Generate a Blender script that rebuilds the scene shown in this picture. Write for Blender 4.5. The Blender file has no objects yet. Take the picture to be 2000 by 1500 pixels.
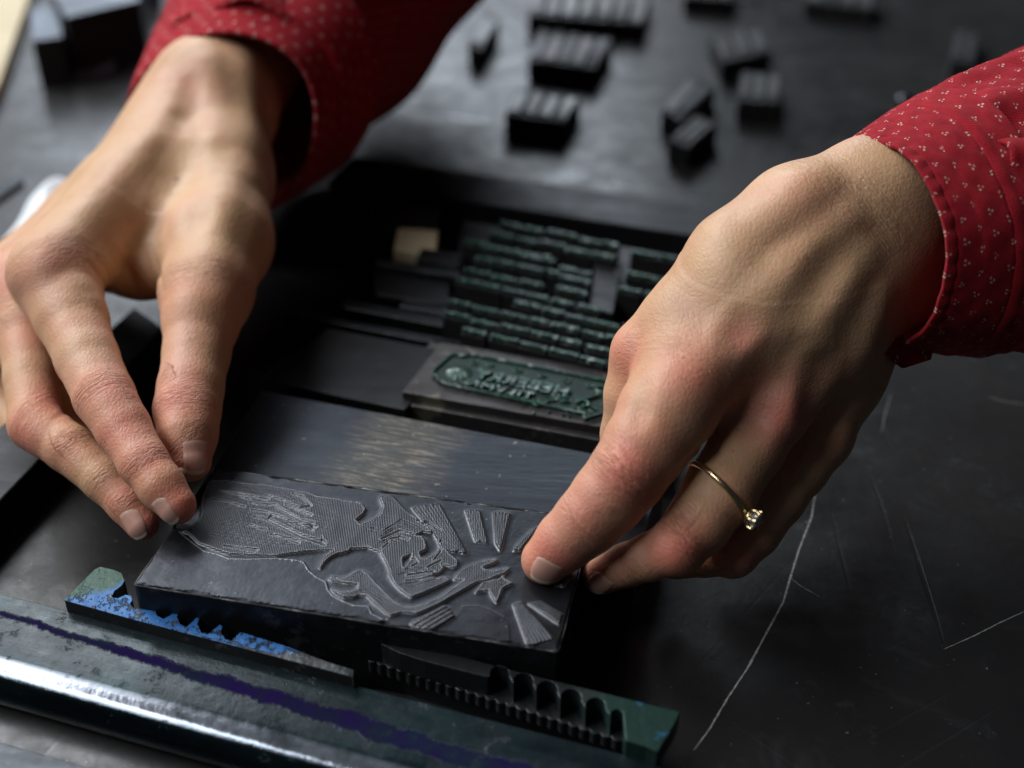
import bpy, math, random
import numpy as np
from mathutils import Vector
random.seed(7); np.random.seed(7)
S = 0.01                                   # all modelling below is in centimetres; meshes are scaled to metres
# ------------------------------------------------------------------ camera, world, lamps
FPX, CZ, PITCH = 2500.0, 23.6, math.radians(35)
CAM = np.array([0., 0., CZ])
FW = np.array([0., math.cos(PITCH), -math.sin(PITCH)])
RT = np.array([1., 0., 0.]); UP = np.array([0., math.sin(PITCH), math.cos(PITCH)])
def ray(x, y): return FW + (x-1000)/FPX*RT - (y-750)/FPX*UP
def D(x, y, d): return CAM + d*ray(x, y)                     # point of the photo at a given distance
def P(x, y, z):                                              # point of the photo at a given height
    r = ray(x, y); return CAM + (z-CZ)/r[2]*r
def PX(p):                                                   # world (cm) -> photo pixel
    q = np.asarray(p, float)-CAM; d = q@FW
    return np.stack([1000+FPX*(q@RT)/d, 750-FPX*(q@UP)/d], -1)

scene = bpy.context.scene
C = scene.collection
cam = bpy.data.cameras.new("camera"); camo = bpy.data.objects.new("camera", cam); C.objects.link(camo)
camo.location = CAM*S; camo.rotation_euler = (math.pi/2-PITCH, 0, 0)
cam.sensor_width = 36; cam.lens = FPX/2000*36; cam.clip_start = 0.01; cam.clip_end = 50
cam.dof.use_dof = True; cam.dof.focus_distance = 0.318; cam.dof.aperture_fstop = 6.6
scene.camera = camo
w = bpy.data.worlds.new("World"); scene.world = w; w.use_nodes = True
w.node_tree.nodes['Background'].inputs[0].default_value = (0.55, 0.62, 0.75, 1)
w.node_tree.nodes['Background'].inputs[1].default_value = 0.022
def area(name, az, el, dist, size, power, col, tgt=(0., 33., 3.)):
    az, el = math.radians(az), math.radians(el)
    v = np.array([math.sin(az)*math.cos(el), math.cos(az)*math.cos(el), math.sin(el)])
    l = bpy.data.lights.new(name, 'AREA'); l.shape = 'RECTANGLE'; l.size, l.size_y = size[0]*S, size[1]*S
    l.energy = power; l.color = col
    o = bpy.data.objects.new(name, l); C.objects.link(o); o.location = (np.array(tgt)+v*dist)*S
    o.rotation_euler = Vector(v).to_track_quat('Z', 'Y').to_euler()
    return o
area("window_light", -66, 44, 150, (125, 75), 26.0, (0.96, 0.975, 1.0))
area("back_window_light", -10, 26, 185, (105, 75), 13.5, (0.82, 0.90, 1.0))
area("upper_fill_light", -31, 45, 175, (34, 36), 4.0, (0.88, 0.94, 1.0))  # added fill lamp, no window seen there; brightens the table left of the block
area("side_window_light", -118, 46, 150, (45, 45), 5.0, (0.90, 0.95, 1.0))
scene.view_settings.view_transform = 'Standard'; scene.view_settings.look = 'None'
scene.view_settings.exposure = 0; scene.view_settings.gamma = 1
try: scene.view_settings.use_curve_mapping = False
except Exception: pass
scene.cycles.use_denoising = True
scene.cycles.max_bounces = 6

# ------------------------------------------------------------------ material helpers
class NT:
    def __init__(s, name):
        s.m = bpy.data.materials.new(name); s.m.use_nodes = True
        s.t = s.m.node_tree; s.b = s.t.nodes['Principled BSDF']
        s.obj = s.t.nodes.new('ShaderNodeTexCoord').outputs['Object']
    def n(s, typ, **kw):
        nd = s.t.nodes.new(typ)
        for k, v in kw.items(): setattr(nd, k, v)
        return nd
    def set(s, sock, v):
        if hasattr(v, 'is_linked') or isinstance(v, bpy.types.NodeSocket): s.t.links.new(v, sock)
        else: sock.default_value = v
    def math(s, op, a, b=0.0, c=None, clamp=False):
        nd = s.n('ShaderNodeMath', operation=op, use_clamp=clamp)
        s.set(nd.inputs[0], a); s.set(nd.inputs[1], b)
        if c is not None: s.set(nd.inputs[2], c)
        return nd.outputs[0]
    def noise(s, scale, detail=3, rough=0.5, vec=None, dist=0, stretch=None, rot=None):
        v = vec if vec is not None else s.obj
        if stretch is not None or rot is not None:
            mp = s.n('ShaderNodeMapping'); s.set(mp.inputs[0], v)
            if rot is not None: mp.inputs['Rotation'].default_value = rot
            if stretch is not None:
                if rot is not None:
                    mp2 = s.n('ShaderNodeMapping'); s.set(mp2.inputs[0], mp.outputs[0]); mp = mp2
                mp.inputs['Scale'].default_value = stretch
            v = mp.outputs[0]
        nd = s.n('ShaderNodeTexNoise'); s.set(nd.inputs['Vector'], v)
        nd.inputs['Scale'].default_value = scale; nd.inputs['Detail'].default_value = detail
        nd.inputs['Roughness'].default_value = rough; nd.inputs['Distortion'].default_value = dist
        return nd.outputs['Fac']
    def ramp(s, f, lo, hi, a=0.0, b=1.0):
        nd = s.n('ShaderNodeMapRange'); s.set(nd.inputs['Value'], f)
        nd.inputs['From Min'].default_value = lo; nd.inputs['From Max'].default_value = hi
        nd.inputs['To Min'].default_value = a; nd.inputs['To Max'].default_value = b
        return nd.outputs[0]
    def mix(s, f, a, b, mode='MIX'):
        nd = s.n('ShaderNodeMix', data_type='RGBA', blend_type=mode)
        s.set(nd.inputs[0], f)
        for k, v in ((6, a), (7, b)):
            if isinstance(v, tuple): v = (*v[:3], 1)
            s.set(nd.inputs[k], v)
        return nd.outputs[2]
    def bump(s, h, dist, strength=1.0, prev=None):
        nd = s.n('ShaderNodeBump'); s.set(nd.inputs['Height'], h)
        nd.inputs['Distance'].default_value = dist; nd.inputs['Strength'].default_value = strength
        if prev is not None: s.set(nd.inputs['Normal'], prev)
        return nd.outputs[0]
    def attr(s, name): return s.n('ShaderNodeAttribute', attribute_name=name).outputs['Fac']
    def out(s, **kw):
        for k, v in kw.items():
            k = k.replace('_', ' ')
            if isinstance(v, tuple) and len(v) == 3 and 'Color' in k: v = (*v, 1)
            s.set(s.b.inputs[k], v)
        return s.m

def metal(name, col, col2=None, rough=0.38, metallic=0.6, grain=None, scr=0.5, bumpd=0.0002, spot=None, yaw=0.0, spec=0.5, wear=0.0):
    t = NT(name)
    col2 = col2 or tuple(c*0.55 for c in col)
    a = t.noise(40, 5, 0.6)
    b = t.noise(260, 4, 0.6)
    c = t.mix(t.ramp(a, .35, .65), col, col2)
    c = t.mix(t.ramp(b, .58, .75, 0, .5), c, tuple(min(1, x*2.2+.01) for x in col))
    g = t.noise(300, 3, .6, stretch=grain or (0.12, 1, 1), rot=(0, 0, yaw))
    rr = t.math('ADD', t.ramp(a, .3, .7, rough-.07, rough+.09), t.ramp(g, .3, .7, -.06, .06))
    # fine scratches
    s1 = t.noise(420, 2, .5, stretch=(0.03, 1, 1), rot=(0, 0, yaw+.9)); s2 = t.noise(380, 2, .5, stretch=(0.03, 1, 1), rot=(0, 0, yaw-.5))
    sc = t.math('MAXIMUM', t.ramp(s1, .70, .76), t.ramp(s2, .71, .77))
    c = t.mix(t.math('MULTIPLY', sc, scr), c, tuple(min(1, x*3+.04) for x in col))
    if spot: c = t.mix(t.ramp(t.noise(spot[1], 4, .7), spot[2], spot[2]+.06), c, spot[0])
    if wear:
        bv = t.n('ShaderNodeBevel'); bv.samples = 4; bv.inputs['Radius'].default_value = .0007
        ge = t.n('ShaderNodeNewGeometry'); dp = t.n('ShaderNodeVectorMath', operation='DOT_PRODUCT')
        t.set(dp.inputs[0], bv.outputs[0]); t.set(dp.inputs[1], ge.outputs['Normal'])
        em = t.math('MULTIPLY', t.ramp(t.math('SUBTRACT', 1.0, dp.outputs['Value']), .02, .16), t.ramp(t.noise(140, 4, .7), .38, .58))
        c = t.mix(t.math('MULTIPLY', em, wear), c, (.42, .41, .38))
    h = t.math('ADD', t.math('MULTIPLY', g, .5), t.math('ADD', t.math('MULTIPLY', b, .6), t.math('MULTIPLY', sc, -.25)))
    nb = t.bump(h, bumpd, .6)
    return t.out(Base_Color=c, Roughness=rr, Metallic=metallic, Normal=nb, Specular_IOR_Level=spec)

M = {}
M['table'] = None
def table_mat():
    t = NT('worn_dark_steel_table')
    a = t.noise(9, 6, .65); b = t.noise(70, 6, .7); f = t.noise(500, 3, .6)
    c = t.mix(t.ramp(a, .35, .65), (.022, .022, .023), (.036, .0355, .034))
    c = t.mix(t.ramp(b, .40, .62, 0, .6), c, (.014, .014, .015))
    c = t.mix(t.ramp(b, .60, .78, 0, .4), c, (.10, .105, .11))
    scr = None
    for k, (r, th) in enumerate(((.3, .74), (1.2, .735), (2.0, .735), (-.5, .745), (2.6, .745), (.8, .74), (1.6, .74))):
        s_ = t.ramp(t.noise(90+35*k, 2, .5, stretch=(0.03, 1, 1), rot=(0, 0, r), dist=.25), th-.045, th+.01)
        scr = s_ if scr is None else t.math('MAXIMUM', scr, s_)
    c = t.mix(t.math('MULTIPLY', scr, .08), c, (.17, .17, .175))
    c = t.mix(t.ramp(t.noise(26, 6, .75, dist=1.2), .56, .70, 0, .3), c, (.09, .095, .10))
    dk = None
    for k, (r, th) in enumerate(((.75, .73), (1.7, .73), (-.9, .74))):
        s_ = t.ramp(t.noise(45+17*k, 2, .5, stretch=(0.015, 1, 1), rot=(0, 0, r), dist=.2), th-.03, th+.01)
        dk = s_ if dk is None else t.math('MAXIMUM', dk, s_)
    c = t.mix(t.math('MULTIPLY', dk, .8), c, (.008, .008, .008))
    sp = t.ramp(t.noise(650, 2, .4), .735, .77)
    c = t.mix(t.math('MULTIPLY', sp, .5), c, (.3, .3, .31))
    r = t.math('ADD', t.ramp(a, .3, .7, .30, .44), t.ramp(b, .35, .65, -.09, .09))
    r = t.math('ADD', r, t.math('MULTIPLY', scr, -.1))
    h = t.math('ADD', t.math('MULTIPLY', f, .35), t.math('ADD', t.math('MULTIPLY', b, .7), t.math('MULTIPLY', t.math('ADD', dk, scr), -.5)))
    return t.out(Base_Color=c, Roughness=r, Metallic=.35, Normal=t.bump(h, .0002, .55))
M['table'] = table_mat()
M['slab'] = metal('dark_steel_furniture', (.03, .034, .04), rough=.36, metallic=.7, yaw=.12, scr=.4, wear=.45)
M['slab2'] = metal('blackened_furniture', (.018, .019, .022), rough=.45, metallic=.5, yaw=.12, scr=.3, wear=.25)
M['lead'] = metal('cast_lead', (.10, .10, .105), rough=.5, metallic=.6, scr=.3)
M['leaddark'] = metal('dark_lead_side', (.02, .021, .024), rough=.5, metallic=.5, scr=.2)
M['platebase'] = metal('oxidised_plate_mount', (.085, .078, .078), rough=.42, metallic=.7, spot=((.16, .15, .12), 60, .6), wear=.8)
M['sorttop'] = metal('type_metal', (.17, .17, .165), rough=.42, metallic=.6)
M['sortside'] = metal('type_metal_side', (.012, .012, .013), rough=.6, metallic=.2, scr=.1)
M['bluesteel'] = metal('pale_blue_steel', (.12, .14, .17), rough=.4, metallic=.6)

def ink_mat():
    t = NT('green_inked_metal')
    c = t.mix(t.ramp(t.noise(150, 4, .6), .4, .6), (.010, .075, .044), (.018, .052, .040))
    c = t.mix(t.ramp(t.noise(520, 3, .6), .57, .64, 0, .8), c, (.42, .50, .46))  # pale specks put the sparkle of the ink into the colour
    return t.out(Base_Color=c, Roughness=t.ramp(t.noise(200), .3, .7, .20, .42), Metallic=.1, Normal=t.bump(t.noise(500, 3), .0003, .8))
M['ink'] = ink_mat()

def relief_mat():
    t = NT('etched_zinc_printing_plate')
    mask = t.attr('raised'); edge = t.attr('edge')
    a = t.noise(60, 5, .6)
    c = t.mix(t.ramp(a, .35, .65), (.036, .039, .046), (.022, .024, .030))
    c = t.mix(t.ramp(t.noise(130, 5, .7), .52, .72, 0, .5), c, (.075, .08, .088))
    c = t.mix(t.ramp(t.noise(15, 4, .6), .52, .68, 0, .6), c, (.022, .022, .024))
    c = t.mix(t.ramp(t.noise(24, 3, .5), .5, .66, 0, .55), c, (.030, .030, .036))
    # half-tone screen on the raised image
    mp = t.n('ShaderNodeMapping'); t.set(mp.inputs[0], t.obj); mp.inputs['Rotation'].default_value = (0, 0, .75)
    sx = t.n('ShaderNodeSeparateXYZ'); t.set(sx.inputs[0], mp.outputs[0])
    k = 2*math.pi/0.0006
    dots = t.math('MULTIPLY', t.math('SINE', t.math('MULTIPLY', sx.outputs[0], k)), t.math('SINE', t.math('MULTIPLY', sx.outputs[1], k)))
    dm = t.math('MULTIPLY', t.math('MULTIPLY', t.math('ADD', dots, 1.0), .5), mask)
    c = t.mix(t.math('MULTIPLY', mask, .4), c, (.055, .06, .066))
    c = t.mix(t.math('MULTIPLY', dm, .45), c, (.16, .17, .185))
    c = t.mix(t.math('MULTIPLY', edge, .62), c, (.62, .64, .67))  # pale mix paints white highlights along the raised edges
    dust = t.ramp(t.noise(800, 2, .5), .74, .77)
    c = t.mix(t.math('MULTIPLY', dust, .5), c, (.35, .35, .35))
    f = t.noise(500, 4, .6)
    g = t.noise(260, 3, .6, stretch=(1, .06, 1), rot=(0, 0, .1))
    h = t.math('ADD', t.math('MULTIPLY', dm, 1.3), t.math('ADD', t.math('MULTIPLY', f, .2), t.math('MULTIPLY', g, .12)))
    return t.out(Base_Color=c, Roughness=t.ramp(t.noise(70, 5, .65), .3, .7, .26, .46), Metallic=t.math('MULTIPLY', t.math('SUBTRACT', 1.0, edge), .75), Normal=t.bump(h, .00012, .8))
M['relief'] = relief_mat()

def fabric_mat():
    t = NT('red_printed_cotton')
    uv = t.n('ShaderNodeTexCoord').outputs['UV']
    sp = t.n('ShaderNodeSeparateXYZ'); t.set(sp.inputs[0], uv)
    cell = .50
    # slight warp so the print does not look ruled
    wob = t.noise(1.3, 2, .5, vec=uv)
    u = t.math('ADD', sp.outputs[0], t.math('MULTIPLY', wob, .35)); v = t.math('ADD', sp.outputs[1], t.math('MULTIPLY', t.noise(1.1, 2, .5, vec=uv, dist=.5), .35))
    vs = t.math('DIVIDE', v, cell*.82); row = t.math('FLOOR', vs)
    us = t.math('ADD', t.math('DIVIDE', u, cell), t.math('MULTIPLY', t.math('MODULO', t.math('ABSOLUTE', row), 2.0), .5))
    fu = t.math('MULTIPLY', t.math('SUBTRACT', t.math('FRACT', us), .5), cell)
    fv = t.math('MULTIPLY', t.math('SUBTRACT', t.math('FRACT', vs), .5), cell*.82)
    dm = None
    for ox, oy in ((0, .052), (-.047, -.026), (.047, -.03)):
        dx = t.math('SUBTRACT', fu, ox); dy = t.math('SUBTRACT', fv, oy)
        d = t.math('SQRT', t.math('ADD', t.math('MULTIPLY', dx, dx), t.math('MULTIPLY', dy, dy)))
        dm = d if dm is None else t.math('MINIMUM', dm, d)
    dn = t.math('ADD', dm, t.math('MULTIPLY', t.math('SUBTRACT', t.noise(22, 2, .5, vec=uv), .5), .03))
    mask = t.ramp(dn, .018, .031, 1, 0)
    mask = t.math('MULTIPLY', mask, t.ramp(t.noise(5, 3, .6, vec=uv), .35, .6, .15, .95))
    base = t.mix(t.ramp(t.noise(2.5, 4, .6, vec=uv), .35, .65), (.40, .010, .020), (.28, .005, .013))
    base = t.mix(t.ramp(t.noise(50, 2, .6, vec=uv), .45, .8, 0, .5), base, (.40, .02, .032))
    c = t.mix(mask, base, (.82, .60, .50))
    wv = t.n('ShaderNodeTexWave'); t.set(wv.inputs['Vector'], uv); wv.inputs['Scale'].default_value = 9; wv.inputs['Distortion'].default_value = 2
    wv.bands_direction = 'DIAGONAL'
    h = t.math('ADD', t.math('MULTIPLY', wv.outputs['Fac'], .4), t.noise(40, 2, .6, vec=uv))
    return t.out(Base_Color=c, Roughness=.85, Sheen_Weight=.06, Normal=t.bump(h, .00025, .7), Specular_IOR_Level=.2)
M['fabric'] = fabric_mat()

def skin_mat():
    t = NT('skin')
    red = t.attr('red'); crease = t.attr('crease'); al = t.attr('along')
    n1 = t.noise(55, 4, .55); n2 = t.noise(240, 4, .6); n3 = t.noise(1100, 2, .5)
    c = t.mix(t.ramp(n1, .35, .65), (.64, .40, .225), (.56, .325, .18))
    c = t.mix(t.ramp(n2, .45, .75, 0, .35), c, (.66, .35, .25))
    c = t.mix(t.ramp(t.noise(28, 3, .6), .5, .68, 0, .45), c, (.66, .33, .25))
    c = t.mix(t.math('MULTIPLY', red, t.ramp(n1, .25, .65, .75, 1)), c, (.70, .20, .15))
    c = t.mix(t.math('MULTIPLY', t.ramp(t.noise(210, 5, .75), .60, .70), t.math('MULTIPLY', red, .45)), c, (.20, .12, .09))
    c = t.mix(t.attr('mole'), c, (.13, .05, .04))
    frk = t.ramp(t.noise(420, 2, .4), .74, .78)
    c = t.mix(t.math('MULTIPLY', frk, .45), c, (.30, .14, .08))
    # irregular transverse lines over the joints
    so = t.n('ShaderNodeSeparateXYZ'); t.set(so.inputs[0], t.obj)
    cb = t.n('ShaderNodeCombineXYZ'); t.set(cb.inputs[0], t.math('MULTIPLY', al, 9.0)); t.set(cb.inputs[1], t.math('MULTIPLY', so.outputs[0], 170.0)); t.set(cb.inputs[2], t.math('MULTIPLY', so.outputs[1], 170.0))
    wn = t.noise(1.0, 3, .6, vec=cb.outputs[0], dist=.6)
    wr = t.math('MULTIPLY', t.ramp(t.math('ABSOLUTE', t.math('SUBTRACT', wn, .5)), 0, .10), crease)
    vo = t.n('ShaderNodeTexVoronoi', feature='DISTANCE_TO_EDGE'); vo.inputs['Scale'].default_value = 900
    mp = t.n('ShaderNodeMapping'); t.set(mp.inputs[0], t.obj); mp.inputs['Scale'].default_value = (1, .55, 1); t.set(vo.inputs['Vector'], mp.outputs[0])
    cell = t.ramp(vo.outputs['Distance'], 0, .25)
    med = t.noise(120, 4, .6, stretch=(1, .5, 1))
    h = t.math('ADD', t.math('MULTIPLY', wr, 1.9), t.math('ADD', t.math('ADD', t.math('MULTIPLY', cell, .28), t.math('MULTIPLY', med, 1.6)), t.math('ADD', t.math('MULTIPLY', n2, .9), t.math('MULTIPLY', n3, .35))))
    m = t.out(Base_Color=c, Roughness=t.ramp(n2, .3, .7, .42, .56), Normal=t.bump(h, .00018, .85), Specular_IOR_Level=.45,
              Subsurface_Weight=.35, Subsurface_Scale=.0045)
    t.b.inputs['Subsurface Radius'].default_value = (1, .32, .16)
    return m
M['skin'] = skin_mat()
def nail_mat():
    t = NT('fingernail'); f = t.attr('free')
    c = t.mix(f, (.72, .36, .28), (.76, .62, .47))
    m = t.out(Base_Color=c, Roughness=.36, Subsurface_Weight=.2, Subsurface_Scale=.002, Normal=t.bump(t.noise(300, 2), .00005, .5))
    return m
M['nail'] = nail_mat()
t = NT('polished_gold'); M['gold'] = t.out(Base_Color=(.86, .68, .40), Metallic=1.0, Roughness=.24, Normal=t.bump(t.noise(600), .0001, .3))
t = NT('clear_gemstone'); M['gem'] = t.out(Base_Color=(.95, .95, .97), Roughness=.03, Metallic=0.0, Transmission_Weight=.6, IOR=2.2)
def bluepaint():
    t = NT('chipped_blue_and_green_paint')
    sx = t.attr('grad')
    n = t.noise(90, 5, .7); chips = t.ramp(t.math('ADD', t.math('MULTIPLY', t.noise(170, 5, .75), .6), t.math('MULTIPLY', t.noise(620, 3, .7), .4)), .535, .585)
    c = t.mix(t.ramp(t.noise(60, 4, .6), .35, .6), (.016, .115, .36), (.03, .17, .46))
    g = t.ramp(t.math('ADD', sx, t.math('MULTIPLY', t.math('SUBTRACT', n, .5), 1.1)), -.1, .1)
    c = t.mix(g, c, (.018, .085, .055))
    side = t.attr('bare')
    chips = t.math('MAXIMUM', t.math('MULTIPLY', chips, t.ramp(g, 0, 1, 1, .25)), t.ramp(t.math('ADD', side, t.math('MULTIPLY', n, .6)), .7, .85))
    c = t.mix(chips, c, t.mix(t.ramp(n, .45, .70), (.018, .024, .030), (.11, .115, .115)))
    h = t.math('ADD', t.math('MULTIPLY', chips, -1.0), t.math('MULTIPLY', t.noise(500, 3), .7))
    return t.out(Base_Color=c, Roughness=t.ramp(chips, 0, 1, .5, .42), Metallic=t.math('MULTIPLY', chips, .7), Normal=t.bump(h, .0004, .8))
M['bluepaint'] = bluepaint()
def greenpaint():
    t = NT('worn_green_cast_iron'); n = t.noise(80, 5, .65)
    sx = t.attr('grad')
    g = t.ramp(t.math('ADD', sx, t.math('MULTIPLY', t.math('SUBTRACT', n, .5), .9)), 0, .5)
    c = t.mix(g, (.050, .056, .058), (.018, .050, .040))
    c = t.mix(t.math('MULTIPLY', t.ramp(t.noise(260, 3), .66, .7, 0, .8), g), c, (.03, .12, .22))
    return t.out(Base_Color=c, Roughness=.36, Metallic=t.ramp(g, 0, 1, .7, .3), Normal=t.bump(t.noise(330, 4), .0004, .6))
M['greenpaint'] = greenpaint()
def bar_mat(A0, wd, pd):
    t = NT('ink_stained_steel_bar'); 
    s_ = t.attr('across'); l_ = t.attr('lengthwise')
    n = t.noise(35, 5, .65); n2 = t.noise(150, 5, .7); st = t.noise(200, 4, .65, stretch=(.1, 1, 1), rot=(0, 0, math.atan2(-wd[1], wd[0])))
    c = t.mix(t.ramp(st, .35, .65), (.016, .027, .031), (.007, .013, .017))
    c = t.mix(t.ramp(n, .55, .75, 0, .5), c, (.008, .042, .044))
    chips = t.ramp(n2, .62, .68)
    ce = t.math('ADD', .58, t.math('MULTIPLY', l_, .045))          # the purple ink line drifts across the bar
    wdt = t.math('ADD', .05, t.math('MULTIPLY', t.math('MAXIMUM', l_, 0.0), .0155))
    dd = t.math('ABSOLUTE', t.math('SUBTRACT', t.math('ADD', s_, t.math('MULTIPLY', t.math('SUBTRACT', t.noise(90, 5, .75), .5), .60)), ce))
    pm = t.ramp(t.math('SUBTRACT', dd, wdt), -.02, .05, 1, 0)
    c = t.mix(t.math('MULTIPLY', chips, .25), c, (.07, .085, .09))
    c = t.mix(t.math('MULTIPLY', pm, t.ramp(n2, .40, .62, 1, .30)), c, (.014, .008, .050))
    c = t.mix(t.math('MULTIPLY', t.math('MULTIPLY', t.ramp(s_, 1.72, 1.9), t.ramp(s_, 2.08, 2.2, 1, 0)), t.ramp(n2, .3, .5, .5, 1)), c, (.30, .33, .38))  # pale band paints the nose highlight into the base colour
    h = t.math('ADD', t.math('MULTIPLY', chips, -.5), t.math('ADD', t.math('MULTIPLY', st, .5), t.math('ADD', t.math('MULTIPLY', n2, .5), t.math('MULTIPLY', pm, .4))))
    rg_ = t.math('MULTIPLY', t.ramp(n2, .35, .65, .2, .36), t.ramp(s_, 1.6, 1.9, 1, .5))
    return t.out(Base_Color=c, Roughness=t.math('ADD', rg_, t.math('MULTIPLY', pm, .22)), Specular_IOR_Level=t.math('MULTIPLY', t.math('SUBTRACT', 1.0, pm), .28), Metallic=t.math('MULTIPLY', t.math('SUBTRACT', 1.0, pm), t.ramp(s_, 1.5, 1.9, .3, .75)), Normal=t.bump(h, .0004, .6))
t = NT('cream_wood'); c = t.mix(t.ramp(t.noise(120, 4, .6, stretch=(.1, 1, 1)), .35, .65), (.62, .53, .34), (.50, .40, .24)); M['wood'] = t.out(Base_Color=c, Roughness=.6)
t = NT('white_cloth'); M['cloth'] = t.out(Base_Color=(.72, .76, .78), Roughness=.8, Normal=t.bump(t.noise(150, 3), .0006, .6))
t = NT('pale_scratch'); M['scratch'] = t.out(Base_Color=t.mix(t.ramp(t.noise(900, 3), .35, .6), (.42, .41, .38), (.22, .22, .21)), Roughness=.5, Metallic=.4)

# ------------------------------------------------------------------ object helpers
def tag(o, label=None, cat=None, group=None, kind=None):
    for k, v in (('label', label), ('category', cat), ('group', group), ('kind', kind)):
        if v: o[k] = v
    return o
def empty(name, loc, label, cat, group=None):
    o = bpy.data.objects.new(name, None); C.objects.link(o); o.location = np.array(loc)*S; o.empty_display_size = .01
    return tag(o, label, cat, group)
def mesh(name, verts, faces, mat, parent=None, smooth=False, attrs=None, uvs=None, sharp=None):
    me = bpy.data.meshes.new(name)
    v = np.asarray(verts, float)*S
    if parent is not None: v = v-np.array(parent.get('_w', (0, 0, 0)))*0
    if isinstance(faces, np.ndarray):
        nv, nf = len(v), len(faces); k = faces.shape[1]
        me.vertices.add(nv); me.vertices.foreach_set('co', v.astype(np.float32).ravel())
        me.loops.add(nf*k); me.loops.foreach_set('vertex_index', faces.astype(np.int32).ravel())
        me.polygons.add(nf); me.polygons.foreach_set('loop_start', np.arange(0, nf*k, k, dtype=np.int32))
        try: me.polygons.foreach_set('loop_total', np.full(nf, k, dtype=np.int32))
        except Exception: pass
        me.update(calc_edges=True); me.validate()
    else:
        me.from_pydata([tuple(x) for x in v], [], [tuple(f) for f in faces])
    me.polygons.foreach_set('use_smooth', np.full(len(me.polygons), smooth))
    for k, a in (attrs or {}).items():
        at = me.attributes.new(k, 'FLOAT', 'POINT'); at.data.foreach_set('value', np.asarray(a, np.float32))
    if uvs is not None:
        uvl = me.uv_layers.new(name='UVMap'); li = np.empty(len(me.loops), np.int32); me.loops.foreach_get('vertex_index', li)
        uvl.data.foreach_set('uv', np.asarray(uvs, np.float32)[li].ravel())
    me.materials.append(mat)
    o = bpy.data.objects.new(name, me); C.objects.link(o)
    if parent is not None:
        o.parent = parent
        # parts are written in world coordinates; bring them into their thing's space
        off = Vector(parent.location)
        pp = parent.parent
        while pp is not None: off += Vector(pp.location); pp = pp.parent
        me.transform(__import__('mathutils').Matrix.Translation(-off))
    me.update()
    return o
def bevel(o, w=.03, seg=2):
    m = o.modifiers.new('bevel', 'BEVEL'); m.width = w*S; m.segments = seg; m.limit_method = 'ANGLE'; m.angle_limit = math.radians(35)
    return o
def prism(name, pts, z0, z1, mat, parent=None, bw=.03, attrs=None, smooth=False, side=None):
    """upright prism over a plan outline (xy points), z0..z1"""
    pts = [np.asarray(p)[:2] for p in pts]; n = len(pts)
    ar = sum(pts[i][0]*pts[(i+1) % n][1]-pts[(i+1) % n][0]*pts[i][1] for i in range(n))
    if ar < 0: pts = pts[::-1]
    v = [(*p, z0) for p in pts]+[(*p, z1) for p in pts]
    f = [tuple(range(n))[::-1], tuple(range(n, 2*n))]+[(i, (i+1) % n, n+(i+1) % n, n+i) for i in range(n)]
    at = {k: [fn(q) for q in v] for k, fn in attrs.items()} if attrs else None
    o = mesh(name, v, f, mat, parent, smooth, attrs=at)
    if side is not None:
        o.data.materials.append(side)
        o.data.polygons.foreach_set('material_index', [0, 0]+[1]*n)
    if bw: bevel(o, bw)
    return o
def pq(px, z): return [P(x, y, z) for x, y in px]
def vec(a): return np.asarray(a, float)
def unit(a): a = vec(a); return a/np.linalg.norm(a)

# ------------------------------------------------------------------ the table
tb = mesh('tabletop', [(-90, 5, 0), (90, 5, 0), (90, 150, 0), (-90, 150, 0)], [(0, 1, 2, 3)], M['table']); tag(tb, kind='structure')
def ribbon(name, px, w, z, mat, parent=None, label=None):
    pts = [P(x, y, z) for x, y in px]; n = len(pts)
    # resample with a little wander
    dense = []
    for i in range(n-1):
        for k in range(10):
            dense.append(pts[i]*(1-k/10)+pts[i+1]*k/10)
    dense.append(pts[-1]); v = []; m_ = len(dense)
    for i, p in enumerate(dense):
        a = dense[max(0, i-1)]; b = dense[min(m_-1, i+1)]; tn = unit(b-a); nn = np.array([-tn[1], tn[0], 0])
        ww = w*(.25+.75*math.sin(math.pi*min(1, max(0, (i+.5)/m_)))**.5)*random.uniform(.75, 1.2)
        jit = nn*random.uniform(-.002, .002)
        v += [p+nn*ww/2+jit, p-nn*ww/2+jit]
    f = [(2*i, 2*i+1, 2*i+3, 2*i+2) for i in range(m_-1)]
    o = mesh(name, v, f, mat, parent)
    if label: o['label'] = label
    return o
ribbon('scratch', [(1592, 965), (1585, 1010), (1560, 1075), (1543, 1130), (1530, 1175), (1495, 1240), (1460, 1305), (1420, 1365), (1385, 1425), (1355, 1465)], .055, .004, M['scratch'], tb, 'long pale curved scratch on the table')
ribbon('scratch', [(1843, 1268), (1900, 1243), (1955, 1215), (2010, 1190)], .03, .004, M['scratch'], tb)
ribbon('scratch', [(1545, 1130), (1565, 1145), (1600, 1165)], .02, .0045, M['scratch'], tb)
ribbon('scratch', [(1740, 770), (1728, 810), (1722, 845)], .02, .004, M['scratch'], tb)
ribbon('scratch', [(1930, 775), (1965, 785), (2010, 790)], .025, .004, M['scratch'], tb)

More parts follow.
